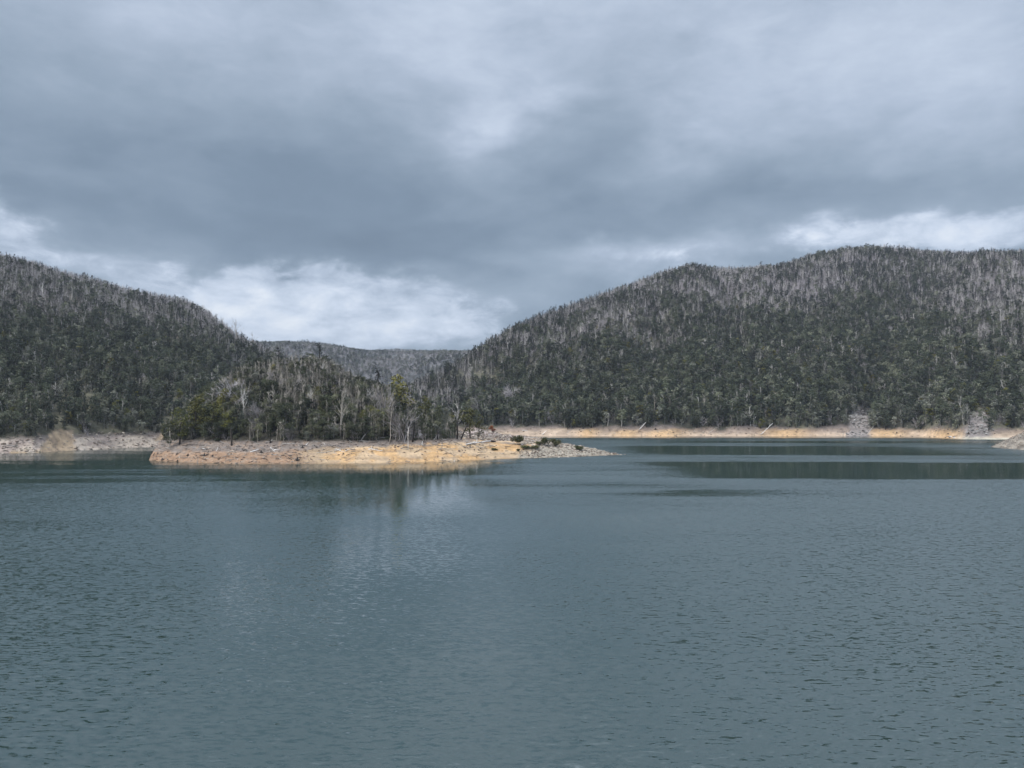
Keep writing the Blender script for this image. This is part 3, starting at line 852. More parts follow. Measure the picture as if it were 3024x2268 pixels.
def child(name, me, root, loc=None):
    o = bpy.data.objects.new(name, me); COL.objects.link(o); o.parent = root
    if loc: o.location = loc
    return o

def root_at(name, loc, rz=0.0, sc=(1, 1, 1), tilt=(0, 0)):
    r = bpy.data.objects.new(name, None); r.empty_display_size = .5; COL.objects.link(r)
    r.location = loc; r.rotation_euler = (tilt[0], tilt[1], rz); r.scale = sc
    return r

# near, detailed prototypes: (trunk mesh, crown mesh, height)
NP = {}
def near(kind, TC, tm, cm, h):
    T, C = TC; NP.setdefault(kind, []).append((T.mesh(kind + '_trunk', [M[tm]]), C.mesh(kind + '_crown', [M[cm]]), h))
for i in range(7): near('leafy', leafy(300 + i, 10 + i % 3, 1, .85 + .1 * (i % 3)), 'dark_bark' if i % 2 else 'wood_bark', 'wood_leaf', 10 + i % 3)
for i in range(3): near('greyleaf', leafy(320 + i, 9, 1, 1.1), 'bark', 'leaf_grey', 9)
for i in range(4): near('olive', leafy(330 + i, 10, 1, 1.15), 'dark_bark', 'olive', 10)
for i in range(3): near('column', column(340 + i, 13, 1), 'dark_bark', 'column', 13)
for i in range(5): near('dead', dead(350 + i, 12, 1, .55, .85), 'wood_bark', 'wood_bark', 12)
for i in range(8): near('slender', dead(360 + i, 12, 1, .35, .85, 14, True), 'wood_bark', 'wood_bark', 12)
for i in range(4): near('white', dead(370 + i, 12, 1, .7, 1.35), 'white_bark', 'white_bark', 12)
for i in range(5): near('twiggy', twiggy(380 + i, 8, 1), 'twig', 'twig', 8)
for i in range(4): near('shrub', shrubby(390 + i, 2.6, 1), 'bark', 'shrub', 2.6)
for i in range(3): near('bush', shrubby(395 + i, 3.0, 1), 'dark_bark', 'wood_leaf', 3.0)
NAMES = dict(leafy='gum_tree', greyleaf='gum_tree', olive='gum_tree', column='gum_tree', dead='dead_tree', slender='dead_tree', white='dead_tree',
             twiggy='dead_tree', shrub='shrub', bush='shrub')

def plant(kind, x, y, z, sc, label, group=None, variant=None, rz=None, tilt=(0, 0), name=None, sxy=1.0, cat=None):
    P = NP[kind]; t, c, h = P[variant % len(P) if variant is not None else int(RNG.integers(0, len(P)))]
    nm = name or NAMES[kind]
    r = root_at(nm, (float(x), float(y), float(z)), RNG.uniform(0, 6.28) if rz is None else rz, (sc * sxy, sc * sxy, sc), tilt)
    child('trunk' if 'tree' in nm else 'stem', t, r); child('crown' if 'tree' in nm else 'foliage', c, r)
    return tag(r, label, cat or ('tree' if 'tree' in nm else 'shrub'), group)

def plant_top(kind, u, vtop, y, zf, label, group=None, **k):
    """plant standing at distance y whose top reaches row vtop of the photograph"""
    x = X(u, y); z = float(zf(np.array([x]), np.array([float(y)]))[0]); h = CAM_Z + (VH - vtop) / F * y - z
    P = NP[kind]; vi = k.get('variant', 0); k['variant'] = vi
    return plant(kind, x, y, z - .15, h / P[vi % len(P)][2], label, group, **k)

# ---- single trees on the peninsula
SPEC = [  # kind, u, vtop, y, widen, label
    ('olive', 945, 1142, 372, 1.15, 'largest olive yellow leafy tree in the middle of the peninsula wood'),
    ('olive', 530, 1206, 352, .95, 'olive topped tree standing lowest at the left tip of the wood'),
    ('olive', 577, 1168, 362, 1.0, 'olive brown crowned tree just above the left tip of the wood'),
    ('olive', 622, 1186, 356, .9, 'small olive crown between two taller olive trees near the left tip'),
    ('olive', 655, 1150, 372, .75, 'narrow olive crown beside the mauve twiggy tree'),
    ('olive', 675, 1215, 352, 1.1, 'low olive tree at the bank under the mauve twiggy tree'),
    ('leafy', 500, 1236, 350, .9, 'dark leafy tree leaning out at the very left tip of the wood'),
    ('column', 828, 1020, 448, 1.2, 'dark narrow tree breaking the skyline of the knoll, left of the lone spire'),
    ('column', 943, 1008, 446, 1.3, 'lone dark spire tree standing tallest on the knoll skyline'),
    ('leafy', 735, 1052, 425, .9, 'dark green tree with a rounded head where the knoll meets the left hill'),
    ('leafy', 757, 1054, 428, .9, 'dark green round headed tree touching its twin at the knoll shoulder'),
    ('column', 1117, 1082, 420, 1.6, 'tall dark ragged tree above the right shoulder of the wood'),
    ('olive', 1190, 1112, 392, 1.0, 'olive dome crowned tree at the right shoulder of the wood'),
    ('leafy', 1165, 1132, 388, .9, 'dark leafy tree close behind the olive domed tree'),
    ('olive', 1256, 1168, 400, .75, 'small olive crown stepping down towards the right end of the wood'),
    ('leafy', 1286, 1190, 402, .8, 'rounded dark green tree near the right end of the wood'),
    ('greyleaf', 1316, 1200, 404, .7, 'thin grey green tree last in the wood before the gap'),
    ('dead', 1006, 1143, 350, .85, 'white forked dead tree in front of the wood, right of the big olive tree'),
    ('slender', 1152, 1150, 348, 1.0, 'pale straight pole of a dead tree below the olive domed tree'),
    ('white', 793, 1128, 392, .8, 'bleached dead tree with curling limbs high in the wood'),
    ('white', 716, 1140, 362, .55, 'bleached crooked dead tree among mauve twigs'),
    ('twiggy', 702, 1105, 378, 1.2, 'large mauve twiggy dead tree left of the wood centre'),
    ('twiggy', 768, 1178, 358, 1.25, 'low spreading mauve dead tree with white limbs near the bank'),
    ('twiggy', 632, 1150, 385, 1.1, 'mauve twiggy dead tree behind the olive crowns'),
    ('twiggy', 1190, 1185, 352, 1.0, 'pale curtain of dead twigs at the front of the wood under the olive dome'),
    ('twiggy', 1135, 1130, 376, 1.0, 'pale twiggy dead tree beside the tall dark ragged tree'),
    ('white', 1205, 1255, 343, .5, 'short twin white dead stems on the bank edge'),
    ('slender', 760, 1262, 343, .9, 'short pale bare pole at the wood edge, left of the centre'),
]
for n_, (k, u, vt, y, wd, lab) in enumerate(SPEC):
    plant_top(k, u, vt, y, z_pen, lab, variant=n_, sxy=wd)

# ---- the open pair of trees at the right end of the wood
plant_top('olive', 1388, 1206, 408, z_pen, 'olive green leafy tree standing clear of the wood on dark leaning trunks', variant=1, sxy=.95, tilt=(0, .10))
plant_top('olive', 1412, 1240, 412, z_pen, 'low olive green tree drooping to the right of the clear standing tree', variant=2, sxy=.95, tilt=(0, .16))
plant_top('white', 1352, 1184, 410, z_pen, 'bare white limbed dead tree rising behind the clear standing olive tree', variant=1, sxy=.8)
plant_top('leafy', 1345, 1236, 404, z_pen, 'small dark leafy tree under the bare white limbs at the wood end', variant=3, sxy=.8)
def black_trunk(u, v, du, dv, label, r=.28, mat='dark_bark'):
    p = hit(u, v, z_pen, 325, 500); y = p.y
    B = MB(); e = np.array((du * y / F, 0.4, -dv * y / F)); pts = [np.array((0, 0, -.5)), e * .35 + (0.1, 0, 0), e * .7 + (-.1, 0, 0), e]
    B.tube(pts, [r * 1.25, r, r * .8, r * .45], 0, 4)
    root = root_at('dead_tree', p); tag(root, label, 'tree')
    child('trunk', B.mesh('leaning_trunk', [M[mat]]), root)
    C = MB(); rng = np.random.default_rng(int(u))
    for k in range(4):
        a = rng.uniform(0, 6.28); C.tube(limb(e * rng.uniform(.5, .95), (math.cos(a), math.sin(a), 1.0), abs(dv) * y / F * .35, 3, rng), [r * .4, r * .3, r * .2, .02], 0, 3)
    child('crown', C.mesh('bare_limbs', [M[mat]]), root)
black_trunk(1350, 1297, 2, -62, 'straight black trunk below the bare white limbs', .34)
black_trunk(1360, 1298, 22, -48, 'black trunk leaning right under the clear standing olive crown', .36)
black_trunk(684, 1316, -3, -52, 'black charred trunk standing out on the grey upper bank', .36)
black_trunk(1218, 1306, 6, -50, 'dark trunk flared at the foot on the orange bank edge', .34)
black_trunk(1291, 1298, 2, -30, 'short dark trunk beside the gap at the right end of the wood', .3)
black_trunk(570, 1298, -4, -40, 'thin dark trunk at the left tip among the bank shade', .22)
black_trunk(797, 1309, 1, -14, 'stubby burnt trunk at the top of the grey bank', .3)

# ---- wood on the peninsula: nearest and largest as single trees, the rest as one mass
def zone(u, y):
    w = 'the left tip' if u < 590 else ('the stretch below the large mauve twiggy tree' if u < 730 else ('the stretch left of the big olive tree' if u < 880 else (
        'the stretch around the big olive tree' if u < 1030 else ('the stretch left of the olive dome' if u < 1170 else 'the thinning right end'))))
    return w, ('front of' if y < float(interp(u, P_F)) + 40 else 'slope behind')
def wood():
    x, y = sample(-230, 0, 335, 520, .22)
    z = z_pen(x, y); u = U(x, y)
    ok = (z > 8.3) & (u > 486) & (u < 1340) & visible(x, y, z, 11, z_pen, 322)
    # thin at the right end
    ok &= ~((u > 1290) & (RNG.uniform(size=len(x)) < .55))
    x, y, z, u = x[ok], y[ok], z[ok], u[ok]
    p1 = fbm(x / 22, y / 24, 501, 4); p2 = fbm(x / 10, y / 14, 502, 3); top = sstep(z, 24, 36)
    edge = sstep(interp(u, P_F) + 34 - y, 0, 8)
    w = {'leafy': .50 + .6 * sstep(p1, .5, .6) * (1 - top * .4) + .35 * edge + .3 * (u < 660), 'greyleaf': .14 + .10 * top,
         'olive': .02 + .03 * (u < 700), 'column': .04 + .04 * top,
         'dead': .10 + .12 * top, 'slender': .75 * sstep(u, 760, 880) + .15 + 1.0 * top, 'white': .015, 'twiggy': .12 + .45 * top + .2 * sstep(p2, .55, .65),
         'bush': .18 + .55 * edge}
    ks = list(w); n = len(x); Wt = np.stack([np.broadcast_to(w[k], (n,)) for k in ks], 1); Wt = Wt / Wt.sum(1)[:, None]
    ki = np.minimum((RNG.uniform(size=n)[:, None] > Wt.cumsum(1)).sum(1), len(ks) - 1)
    kind = np.array(ks)[ki]
    sc = RNG.uniform(.58, 1.05, n) * (.95 - .15 * top) * np.where(u < 600, .8, 1) * np.where(u > 1230, .72, 1)
    sc = sc * np.where(edge > .5, .8, 1)
    order = np.argsort(y)   # nearest first
    fam = {'gum_tree': 262, 'dead_tree': 268, 'shrub': 120}
    cnt = {k: 0 for k in fam}; rest = []
    LAB = {'leafy': 'dark green leafy tree', 'greyleaf': 'grey green leafy tree', 'olive': 'small olive leaved tree', 'column': 'narrow dark regrowth tree',
           'dead': 'grey branching dead tree', 'slender': 'slender grey dead tree', 'white': 'bleached dead tree', 'twiggy': 'mauve twiggy dead tree',
           'bush': 'dark green understorey bush'}
    for j in order:
        k = str(kind[j]); f = NAMES[k]
        if cnt[f] < fam[f] * (1 if f != 'shrub' else 1):
            cnt[f] += 1; a, b = zone(u[j], y[j])
            lab = '%s on the %s %s' % (LAB[k], b, a)
            grp = '%ss on the %s %s' % (LAB[k], b, a)
            grp = grp.replace('bushs', 'bushes')
            plant(k, x[j], y[j], z[j] - .2, sc[j], lab, grp, sxy=RNG.uniform(.9, 1.2), tilt=tuple(RNG.normal(size=2) * .05))
        else: rest.append(j)
    rest = np.array(rest, int)
    # mass uses the detailed meshes too
    nm = []; base = {}
    for k in ks:
        base[k] = (len(nm), len(NP[k]))
        for (t, c, h) in NP[k]:
            me = bpy.data.meshes.new('wood_' + k)
            vt = np.empty(len(t.vertices) * 3); t.vertices.foreach_get('co', vt); vc = np.empty(len(c.vertices) * 3); c.vertices.foreach_get('co', vc)
            qt = np.empty(len(t.loops), int); t.loops.foreach_get('vertex_index', qt); qc = np.empty(len(c.loops), int); c.loops.foreach_get('vertex_index', qc)
            nt_ = len(t.vertices)
            V = np.concatenate([vt, vc]).reshape(-1, 3); Q = np.concatenate([qt, qc + nt_]).reshape(-1, 4)
            me = np_mesh('wood_' + k, V, Q, np.concatenate([np.zeros(len(t.polygons)), np.ones(len(c.polygons))]))
            me.materials.append(t.materials[0]); me.materials.append(c.materials[0]); nm.append(me)
    coll = proto_collection('wood_plants', nm)
    idx = np.array([base[kind[j]][0] + int(RNG.integers(0, base[kind[j]][1])) for j in rest])
    s = sc[rest]
    scatter('peninsula_wood', np.stack([x, y, z - .2], 1)[rest], idx, np.stack([s, s, s], 1), RNG.uniform(0, 6.28, len(rest)), coll,
            'farther trees of the mixed green and grey wood on the peninsula knoll', 'wood')
    print('wood', n, cnt, len(rest))
wood()

# ---- single trees on the hills
for k, u, vt, y, wd, vi, lab in [
    ('dead', 658, 932, 905, .9, 1, 'grey dead tree on the left hill skyline, upper of the pair with dark trunks'),
    ('dead', 698, 938, 880, 1.2, 2, 'tallest dead tree spreading bare limbs on the falling skyline of the left hill'),
    ('dead', 748, 980, 880, .9, 3, 'lowest bare dead tree on the skyline before the gap'),
    ('column', 280, 812, 960, 2.4, 0, 'single thick brownish tree standing above the left hill ridge line'),
    ('white', 455, 1004, 700, 1.0, 0, 'white leaning dead tree in the middle of the left hill'),
    ('white', 420, 985, 740, .9, 2, 'bleached forked dead tree above the leaning one on the left hill'),
]: plant_top(k, u, vt, y, z_left, lab, variant=vi, sxy=wd)
for k, u, vt, y, wd, vi, lab in [
    ('column', 2245, 771, 1370, 1.7, 1, 'dark bushy tree standing proud on the right hill skyline'),
    ('dead', 2655, 716, 1480, 1.6, 2, 'bare dead tree breaking the top skyline of the right hill'),
    ('dead', 2682, 722, 1480, 1.2, 3, 'smaller bare tree just right of the bare tree on the top skyline'),
    ('white', 2172, 990, 980, .9, 0, 'tall white dead trunk on the mid slope, left of three'),
    ('white', 2213, 985, 990, .9, 1, 'tall white dead trunk on the mid slope, middle of three'),
    ('white', 2268, 982, 990, .9, 2, 'tall white dead trunk on the mid slope, right of three'),
    ('white', 2660, 900, 1120, 1.1, 3, 'white forked dead tree on the pale burnt slope'),
    ('white', 2520, 910, 1130, .9, 0, 'white slender dead tree left of the pale burnt slope'),
    ('twiggy', 1420, 1160, 690, 1.0, 1, 'grey twiggy dead tree above the far shore behind the clear standing olive tree'),
    ('white', 1425, 1208, 684, .8, 1, 'pale leaning dead tree over the far shore behind the peninsula end'),
    ('twiggy', 1510, 1128, 730, 1.2, 2, 'pale grey many limbed dead tree low on the right hill'),
]: plant_top(k, u, vt, y, z_right, lab, variant=vi, sxy=wd)

# ---- trees along the far shore, singly
def shore_row(zf, S_tab, u0, u1, n, off, group, skip=(), kinds=('leafy', 'leafy', 'greyleaf', 'column', 'dead'), smin=.9, smax=1.5):
    for j in range(n):
        u = u0 + (u1 - u0) * (j + RNG.uniform(.1, .9)) / n
        if any(a < u < b for a, b in skip): continue
        y = float(interp(u, S_tab)) + off + RNG.uniform(0, 14)
        x = X(u, y); z = float(zf(np.array([x]), np.array([y]))[0])
        if z < 7: continue
        k = kinds[int(RNG.integers(0, len(kinds)))]
        if k in ('dead', 'white') : nm = 'bare grey tree'
        elif k == 'column': nm = 'narrow dark tree'
        elif k == 'greyleaf': nm = 'grey green leafy tree'
        else: nm = 'dark leafy tree'
        plant(k, x, y, z - .2, RNG.uniform(smin, smax), nm + ' ' + group, nm + 's ' + group)
shore_row(z_right, R_S, 1500, 1990, 24, 28, 'lining the far shore right of the peninsula', kinds=('leafy', 'leafy', 'leafy', 'greyleaf', 'olive', 'dead'))
shore_row(z_right, R_S, 1990, 2480, 24, 28, 'lining the far shore left of the grey scree')
shore_row(z_right, R_S, 2590, 2850, 16, 30, 'lining the far shore between the two screes', kinds=('leafy', 'leafy', 'greyleaf'))
shore_row(z_left, L_S, 0, 480, 20, 28, 'along the bank of the left hill', skip=((95, 235),), kinds=('leafy', 'leafy', 'greyleaf', 'olive'), smin=.6, smax=1.05)

# rust coloured shrub at the end of the mound
T, C = leafy(901, 6, 1, 1.5, 0, .30); p = hit(1456, 1281, z_right, 600, 700)
r = root_at('shrub', p, .5, (1.25, 1.25, 1.15)); child('stem', T.mesh('rust_stem', [M['dark_bark']]), r); child('foliage', C.mesh('rust_foliage', [M['rust']]), r)
tag(r, 'rust red dead leaved shrub between the rubble mound and the far shore', 'shrub')

# ---- shrubs on the gravel point
for u, v, w, h, vi, sx, lab in [
    (1530, 1313, 34, 20, 0, 1, 'largest round green shrub on the gravel point, nearest the sand'),
    (1591, 1315, 18, 10, 1, 1.5, 'low green shrub left of the middle shrub on the point'),
    (1613, 1316, 24, 19, 2, 1, 'pointed green shrub in the middle of the gravel point'),
    (1642, 1317, 30, 15, 3, 1.4, 'yellowish round shrub right of the middle shrub on the point'),
    (1553, 1326, 26, 8, 1, 2, 'flat pale green shrub below the largest shrub'),
    (1583, 1325, 24, 8, 2, 2, 'flat pale green shrub below the middle shrub'),
    (1711, 1329, 26, 9, 3, 1.8, 'low greyish shrub in the dip of the gravel point'),
    (1747, 1322, 12, 8, 0, 1, 'small green shrub left of the white boulder'),
    (1772, 1327, 22, 11, 1, 1.5, 'greyish shrub right of the white boulder'),
    (1792, 1328, 12, 8, 2, 1.2, 'last tiny shrub towards the tip of the point'),
    (1530, 1333, 12, 6, 0, 1.5, 'tuft of green where sand turns to gravel'),
    (1455, 1329, 12, 5, 1, 1.6, 'small dark green tuft under the fallen white log, left one'),
    (1466, 1330, 10, 5, 2, 1.6, 'small dark green tuft under the fallen white log, right one'),
    (1362, 1371, 10, 5, 3, 1.6, 'little brown tuft at the water line of the orange bank')]:
    p = hit(u, v, z_pen, 330, 470); sc = h * p.y / F / 1.6
    plant('shrub', p.x, p.y, p.z - .1, sc, lab, variant=vi, sxy=w / h * .62)

# ---- logs, branches, stumps
def log(u0, v0, u1, v1, r, mat, label, zf=z_pen, ya=325, yb=520, stubs=2, name='log', dark_end=False, lift=0.0, bend=.05):
    a = hit(u0, v0, zf, ya, yb); b = hit(u1, v1 + lift, zf, ya, yb)
    if lift: b.z = CAM_Z + (VH - v1) / F * a.y; b.y = a.y + .5; b.x = X(u1, a.y)
    rng = np.random.default_rng(int(u0 * 7 + v0)); L_ = (b - a).length
    pts = []
    for k in range(6):
        t = k / 5; q = a.lerp(b, t) - a; zz = float(zf(np.array([a.x + q.x]), np.array([a.y + q.y]))[0]) - a.z if not lift else q.z
        pts.append(np.array((q.x + rng.normal() * L_ * bend * .3, q.y, max(zz, q.z - 5 if lift else zz) + r * .55 + (rng.normal() * r * .25))))
    B = MB(); B.tube(pts[:6] if not dark_end else pts[:5], [r * (1 - .09 * k) for k in range(6 if not dark_end else 5)][::(-1 if dark_end else 1)], 0, 4)
    root = root_at(name, a); tag(root, label, name)
    child('stem', B.mesh('log_stem', [M[mat]]), root)
    if dark_end:
        E_ = MB(); d = pts[5] - pts[4]; E_.tube([pts[4] + d * .02, pts[4] + d * .6, pts[5]], [r * 1.1, r * 1.15, r * .7], 0, 4); child('broken_end', E_.mesh('burnt_end', [M['dark_bark']]), root)
    for k in range(stubs):
        S_ = MB(); c = pts[1 + k % 4]; d = rng.normal(size=3); d[2] = abs(d[2]) + .4
        S_.tube(limb(c, d, L_ * rng.uniform(.15, .3), 3, rng, .3), [r * .5, r * .4, r * .25, .02], 0, 3); child('branch', S_.mesh('log_branch', [M[mat]]), root)
log(1375, 1316, 1463, 1306, .55, 'driftwood', 'long white fallen log with a burnt dark end on the orange bank', stubs=2, dark_end=True)
log(1088, 1327, 1128, 1334, .26, 'driftwood', 'pale straight log lying on the orange bank below the wood', stubs=1)
log(1020, 1334, 1046, 1326, .22, 'driftwood', 'pale log slanting up to the right on the orange bank', stubs=1)
log(990, 1327, 1016, 1336, .22, 'driftwood', 'pale forked log pointing down where the bank turns orange', stubs=3)
log(740, 1336, 764, 1328, .26, 'driftwood', 'pale thick log left of the white branch tangle', stubs=0)
log(798, 1322, 812, 1336, .20, 'driftwood', 'white branch tangle on the reddish bank, left limb', stubs=3, name='branch')
log(806, 1331, 826, 1327, .20, 'driftwood', 'white branch tangle on the reddish bank, right limb', stubs=3, name='branch')
log(1302, 1311, 1350, 1308, .16, 'bark', 'long thin grey log lying along the top of the orange bank', stubs=1)
log(1300, 1326, 1328, 1341, .10, 'dark_bark', 'thin dark curved branch across the smooth orange sand', stubs=1, name='branch')
log(597, 1325, 607, 1328, .2, 'driftwood', 'short curved white driftwood piece on the left bank', stubs=0)
log(638, 1334, 644, 1322, .16, 'driftwood', 'white driftwood stick leaning up the left bank', stubs=1, name='branch')
log(903, 1316, 912, 1306, .17, 'driftwood', 'white forked driftwood at the upper bank below the big olive tree', stubs=3, name='branch')
log(952, 1309, 962, 1314, .15, 'bark', 'pale bent driftwood right of the forked piece', stubs=0, name='branch')
log(840, 1311, 872, 1311, .2, 'bark', 'grey log lying level along the upper bank', stubs=1)
log(1060, 1303, 1090, 1305, .2, 'bark', 'grey log below the wood edge by the root arch', stubs=0)
log(1116, 1294, 1140, 1293, .2, 'bark', 'grey log at the foot of the wood left of the dark stump', stubs=1)
log(1236, 1294, 1243, 1280, .16, 'driftwood', 'leaning white stick against the bushes near the wood end', stubs=0, lift=1, name='branch')
log(1246, 1316, 1247, 1304, .22, 'driftwood', 'short upright white stub on the orange bank', stubs=0, lift=1, name='branch')
log(1281, 1301, 1288, 1289, .15, 'driftwood', 'curved white stick left of the short dark trunk', stubs=0, lift=1, name='branch')
log(1067, 1300, 1078, 1284, .22, 'bark', 'grey root arch standing at the front of the wood', stubs=3, lift=1, name='branch')
log(584, 1364, 584, 1350, .14, 'bark', 'thin pale stick standing in the water edge of the left bank', stubs=1, lift=1, name='branch')
log(935, 1338, 1000, 1331, .12, 'bark', 'thin grey driftwood where red bank meets orange', stubs=1, name='branch')
log(632, 1370, 648, 1366, .25, 'dark_bark', 'dark wet log at the water line of the left bank', stubs=1)
log(1224, 1337, 1240, 1327, .16, 'dark_bark', 'dark brown driftwood on the orange slope right of centre', stubs=2, name='branch')
log(1601, 1284, 1614, 1272, .30, 'driftwood', 'white log leaning on the far bank behind the green shrubs', zf=z_right, ya=600, yb=760, stubs=0, lift=1)
log(1542, 1272, 1558, 1272, .35, 'driftwood', 'pale log lying on the far bank rubble', zf=z_right, ya=600, yb=760, stubs=0)
log(1674, 1280, 1690, 1268, .22, 'bark', 'thin grey branch on the peach coloured far bank', zf=z_right, ya=600, yb=760, stubs=2, name='branch')
log(1888, 1270, 1908, 1248, .40, 'driftwood', 'white and dark dead tree toppled over the far bank', zf=z_right, ya=600, yb=760, stubs=3, lift=1)
log(2246, 1284, 2284, 1251, .34, 'driftwood', 'grey fallen tree sliding down beside the orange far bank', zf=z_right, ya=600, yb=760, stubs=5, lift=1)
log(2090, 1282, 2116, 1262, .15, 'bark', 'thin pale pole leaning on the far bank', zf=z_right, ya=600, yb=760, stubs=0, lift=1, name='branch')
log(2418, 1254, 2418, 1234, .34, 'driftwood', 'white bare trunk standing at the edge of the far wood', zf=z_right, ya=600, yb=760, stubs=0, lift=1, name='branch')
log(2583, 1257, 2560, 1284, .25, 'bark', 'grey pole lying down the right side of the scree', zf=z_right, ya=600, yb=760, stubs=1)
log(1762, 1284, 1760, 1272, .14, 'dark_bark', 'dark stick standing by the peach scar of the far bank', zf=z_right, ya=600, yb=760, stubs=0, lift=1, name='branch')
log(2221, 1289, 2221, 1281, .14, 'dark_bark', 'dark stake at the far water line, left of two', zf=z_right, ya=600, yb=760, stubs=0, lift=1, name='branch')
log(2228, 1289, 2228, 1280, .14, 'dark_bark', 'dark stake at the far water line, right of two', zf=z_right, ya=600, yb=760, stubs=0, lift=1, name='branch')
log(2790, 1294, 2804, 1288, .4, 'dark_bark', 'dark driftwood log at the left end of the pale beach', zf=z_right, ya=560, yb=720, stubs=0)
log(2814, 1291, 2828, 1288, .35, 'dark_bark', 'dark driftwood log on the pale beach beside the white rocks', zf=z_right, ya=560, yb=720, stubs=0)
log(15, 1322, 36, 1324, .35, 'dark_bark', 'dark log on the left hill bank near the picture edge', zf=z_left, ya=380, yb=520, stubs=1)
log(20, 1316, 58, 1318, .25, 'bark', 'grey log above the dark one on the left hill bank', zf=z_left, ya=380, yb=520, stubs=1)
log(285, 1296, 330, 1318, .2, 'bark', 'grey branch on the rubble bank of the left hill', zf=z_left, ya=400, yb=540, stubs=2, name='branch')
# forked stick standing out of the water
for du in (0,):
    y = CAM_Z * F / (1328 - VH); x = X(2747, y); root = root_at('branch', (x, y, 0)); tag(root, 'dark forked stick poking out of the water before the gravel spit', 'branch')
    for a in (-1, 1):
        B = MB(); B.tube([np.array((0, 0, -.5)), np.array((a * .3, 0, .5)), np.array((a * .9, 0, 1.3))], [.12, .1, .05], 0, 3); child('limb', B.mesh('stick_limb', [M['dark_bark']]), root)

def stump(u, v, w, label, zf=z_pen, ya=325, yb=520, h=1.0, roots=4):
    p = hit(u, v, zf, ya, yb); r = w * p.y / F / 2; rng = np.random.default_rng(int(u))
    root = root_at('stump', p); tag(root, label, 'stump'); B = MB(); H = 2 * r * h
    B.tube([np.array((0, 0, -.3)), np.array((0, 0, H * .3)), np.array((r * .1, 0, H * .7)), np.array((r * .2, 0, H))], [r * 1.0, r * .75, r * .62, r * .45], 0, 6)
    child('bole', B.mesh('stump_bole', [M['dark_bark']]), root)
    for k in range(roots):
        a = 6.28 * k / roots + rng.uniform(0, 1); R_ = MB(); L_ = r * rng.uniform(1.6, 2.8)
        R_.tube([np.array((0, 0, H * .3)), np.array((math.cos(a) * L_ * .5, math.sin(a) * L_ * .5, H * .22)), np.array((math.cos(a) * L_, math.sin(a) * L_, -.15 if math.sin(a) < 0 else .25))], [r * .45, r * .3, r * .1], 0, 3)
        child('root', R_.mesh('stump_root', [M['dark_bark']]), root)
for u, v, w, lab in [
    (479, 1359, 6, 'black stump at the water line nearest the left tip of the peninsula'),
    (524, 1363, 5, 'black stump at the water line, second from the left tip'),
    (878, 1364, 9, 'black stump with spreading roots at the water line where the bank turns orange'),
    (771, 1337, 7, 'dark stump in the middle of the reddish bank'),
    (603, 1346, 7, 'dark flat stump low on the left bank'),
    (628, 1348, 5, 'small dark stump right of the flat one on the left bank'),
    (1150, 1304, 8, 'dark upright stump with pale roots below the middle of the wood'),
    (555, 1346, 6, 'dark stump in the curved driftwood on the left bank'),
    (1014, 1342, 4, 'small black stump on the bright orange bank'),
    (454, 1345, 4, 'small dark stump on the left edge of the peninsula'),
    (893, 1323, 6, 'dark stump on the upper bank below the big olive tree')]:
    stump(u, v, w, lab)
stump(483, 1314, 7, 'reddish dark stump at the end of the left hill bank', zf=z_left, ya=440, yb=540)
stump(2648, 1279, 4, 'small black stump low beside the grey scree', zf=z_right, ya=600, yb=760)
stump(1936, 1269, 5, 'dark stump on the pinkish far bank', zf=z_right, ya=600, yb=760)
stump(2860, 1281, 5, 'black stump at the right end of the orange far bank', zf=z_right, ya=560, yb=760)

# ---- single boulders
RM = {m: [rock_mesh(700 + i, M[m], .55 + .1 * (i % 3)) for i in range(5)] for m in ('rock', 'dark_rock', 'blue_rock', 'driftwood')}
def boulder(u, v, w, mat, label, zf=z_pen, ya=325, yb=520, group=None, hs=1.0):
    p = hit(u, v, zf, ya, yb); r = w * p.y / F / 2
    o = bpy.data.objects.new('boulder', RM[mat][int(RNG.integers(0, 5))]); COL.objects.link(o)
    o.location = p + Vector((0, 0, r * .2)); o.scale = (r, r * .9, r * hs); o.rotation_euler = (RNG.uniform(-.3, .3), RNG.uniform(-.3, .3), RNG.uniform(0, 6.28))
    tag(o, label, 'boulder', group)
boulder(1757, 1324, 11, 'driftwood', 'white boulder on the crest of the gravel point', hs=1.5)
boulder(1541, 1314, 7, 'driftwood', 'pale stone leaning beside the largest shrub on the point', hs=1.3)
boulder(1356, 1333, 9, 'dark_rock', 'dark rounded boulder on orange sand, largest of the row under the white log')
boulder(1366, 1332, 5, 'dark_rock', 'dark stone just right of the largest dark boulder')
boulder(1374, 1331, 5, 'dark_rock', 'dark stone in the middle of the row under the white log')
boulder(1401, 1329, 6, 'dark_rock', 'dark stone below the middle of the white log')
boulder(1414, 1330, 5, 'dark_rock', 'dark stone below the burnt end of the white log')
boulder(1075, 1318, 7, 'rock', 'pale boulder half buried in the upper orange bank')
boulder(2524, 1242, 9, 'driftwood', 'white rock in the middle of the grey scree', zf=z_right, ya=600, yb=800)
boulder(2806, 1292, 14, 'driftwood', 'long white rock at the left end of the pale beach', zf=z_right, ya=560, yb=720, hs=.7)
boulder(2818, 1293, 9, 'driftwood', 'smaller white rock right of the long one on the pale beach', zf=z_right, ya=560, yb=720)
boulder(2958, 1318, 8, 'rock', 'pale cream rock at the left point of the gravel spit', zf=z_spit, ya=395, yb=480)
boulder(2969, 1320, 7, 'rock', 'grey white rock second from the point of the gravel spit', zf=z_spit, ya=395, yb=480)
boulder(2980, 1318, 5, 'rock', 'small rock above the spit water line', zf=z_spit, ya=395, yb=480)
boulder(3019, 1283, 6, 'rock', 'pale rock at the right edge high on the gravel spit', zf=z_spit, ya=395, yb=480)
boulder(2003 - 640, 1366, 5, 'dark_rock', 'dark stone at the water line of the orange bank below the dark boulders')
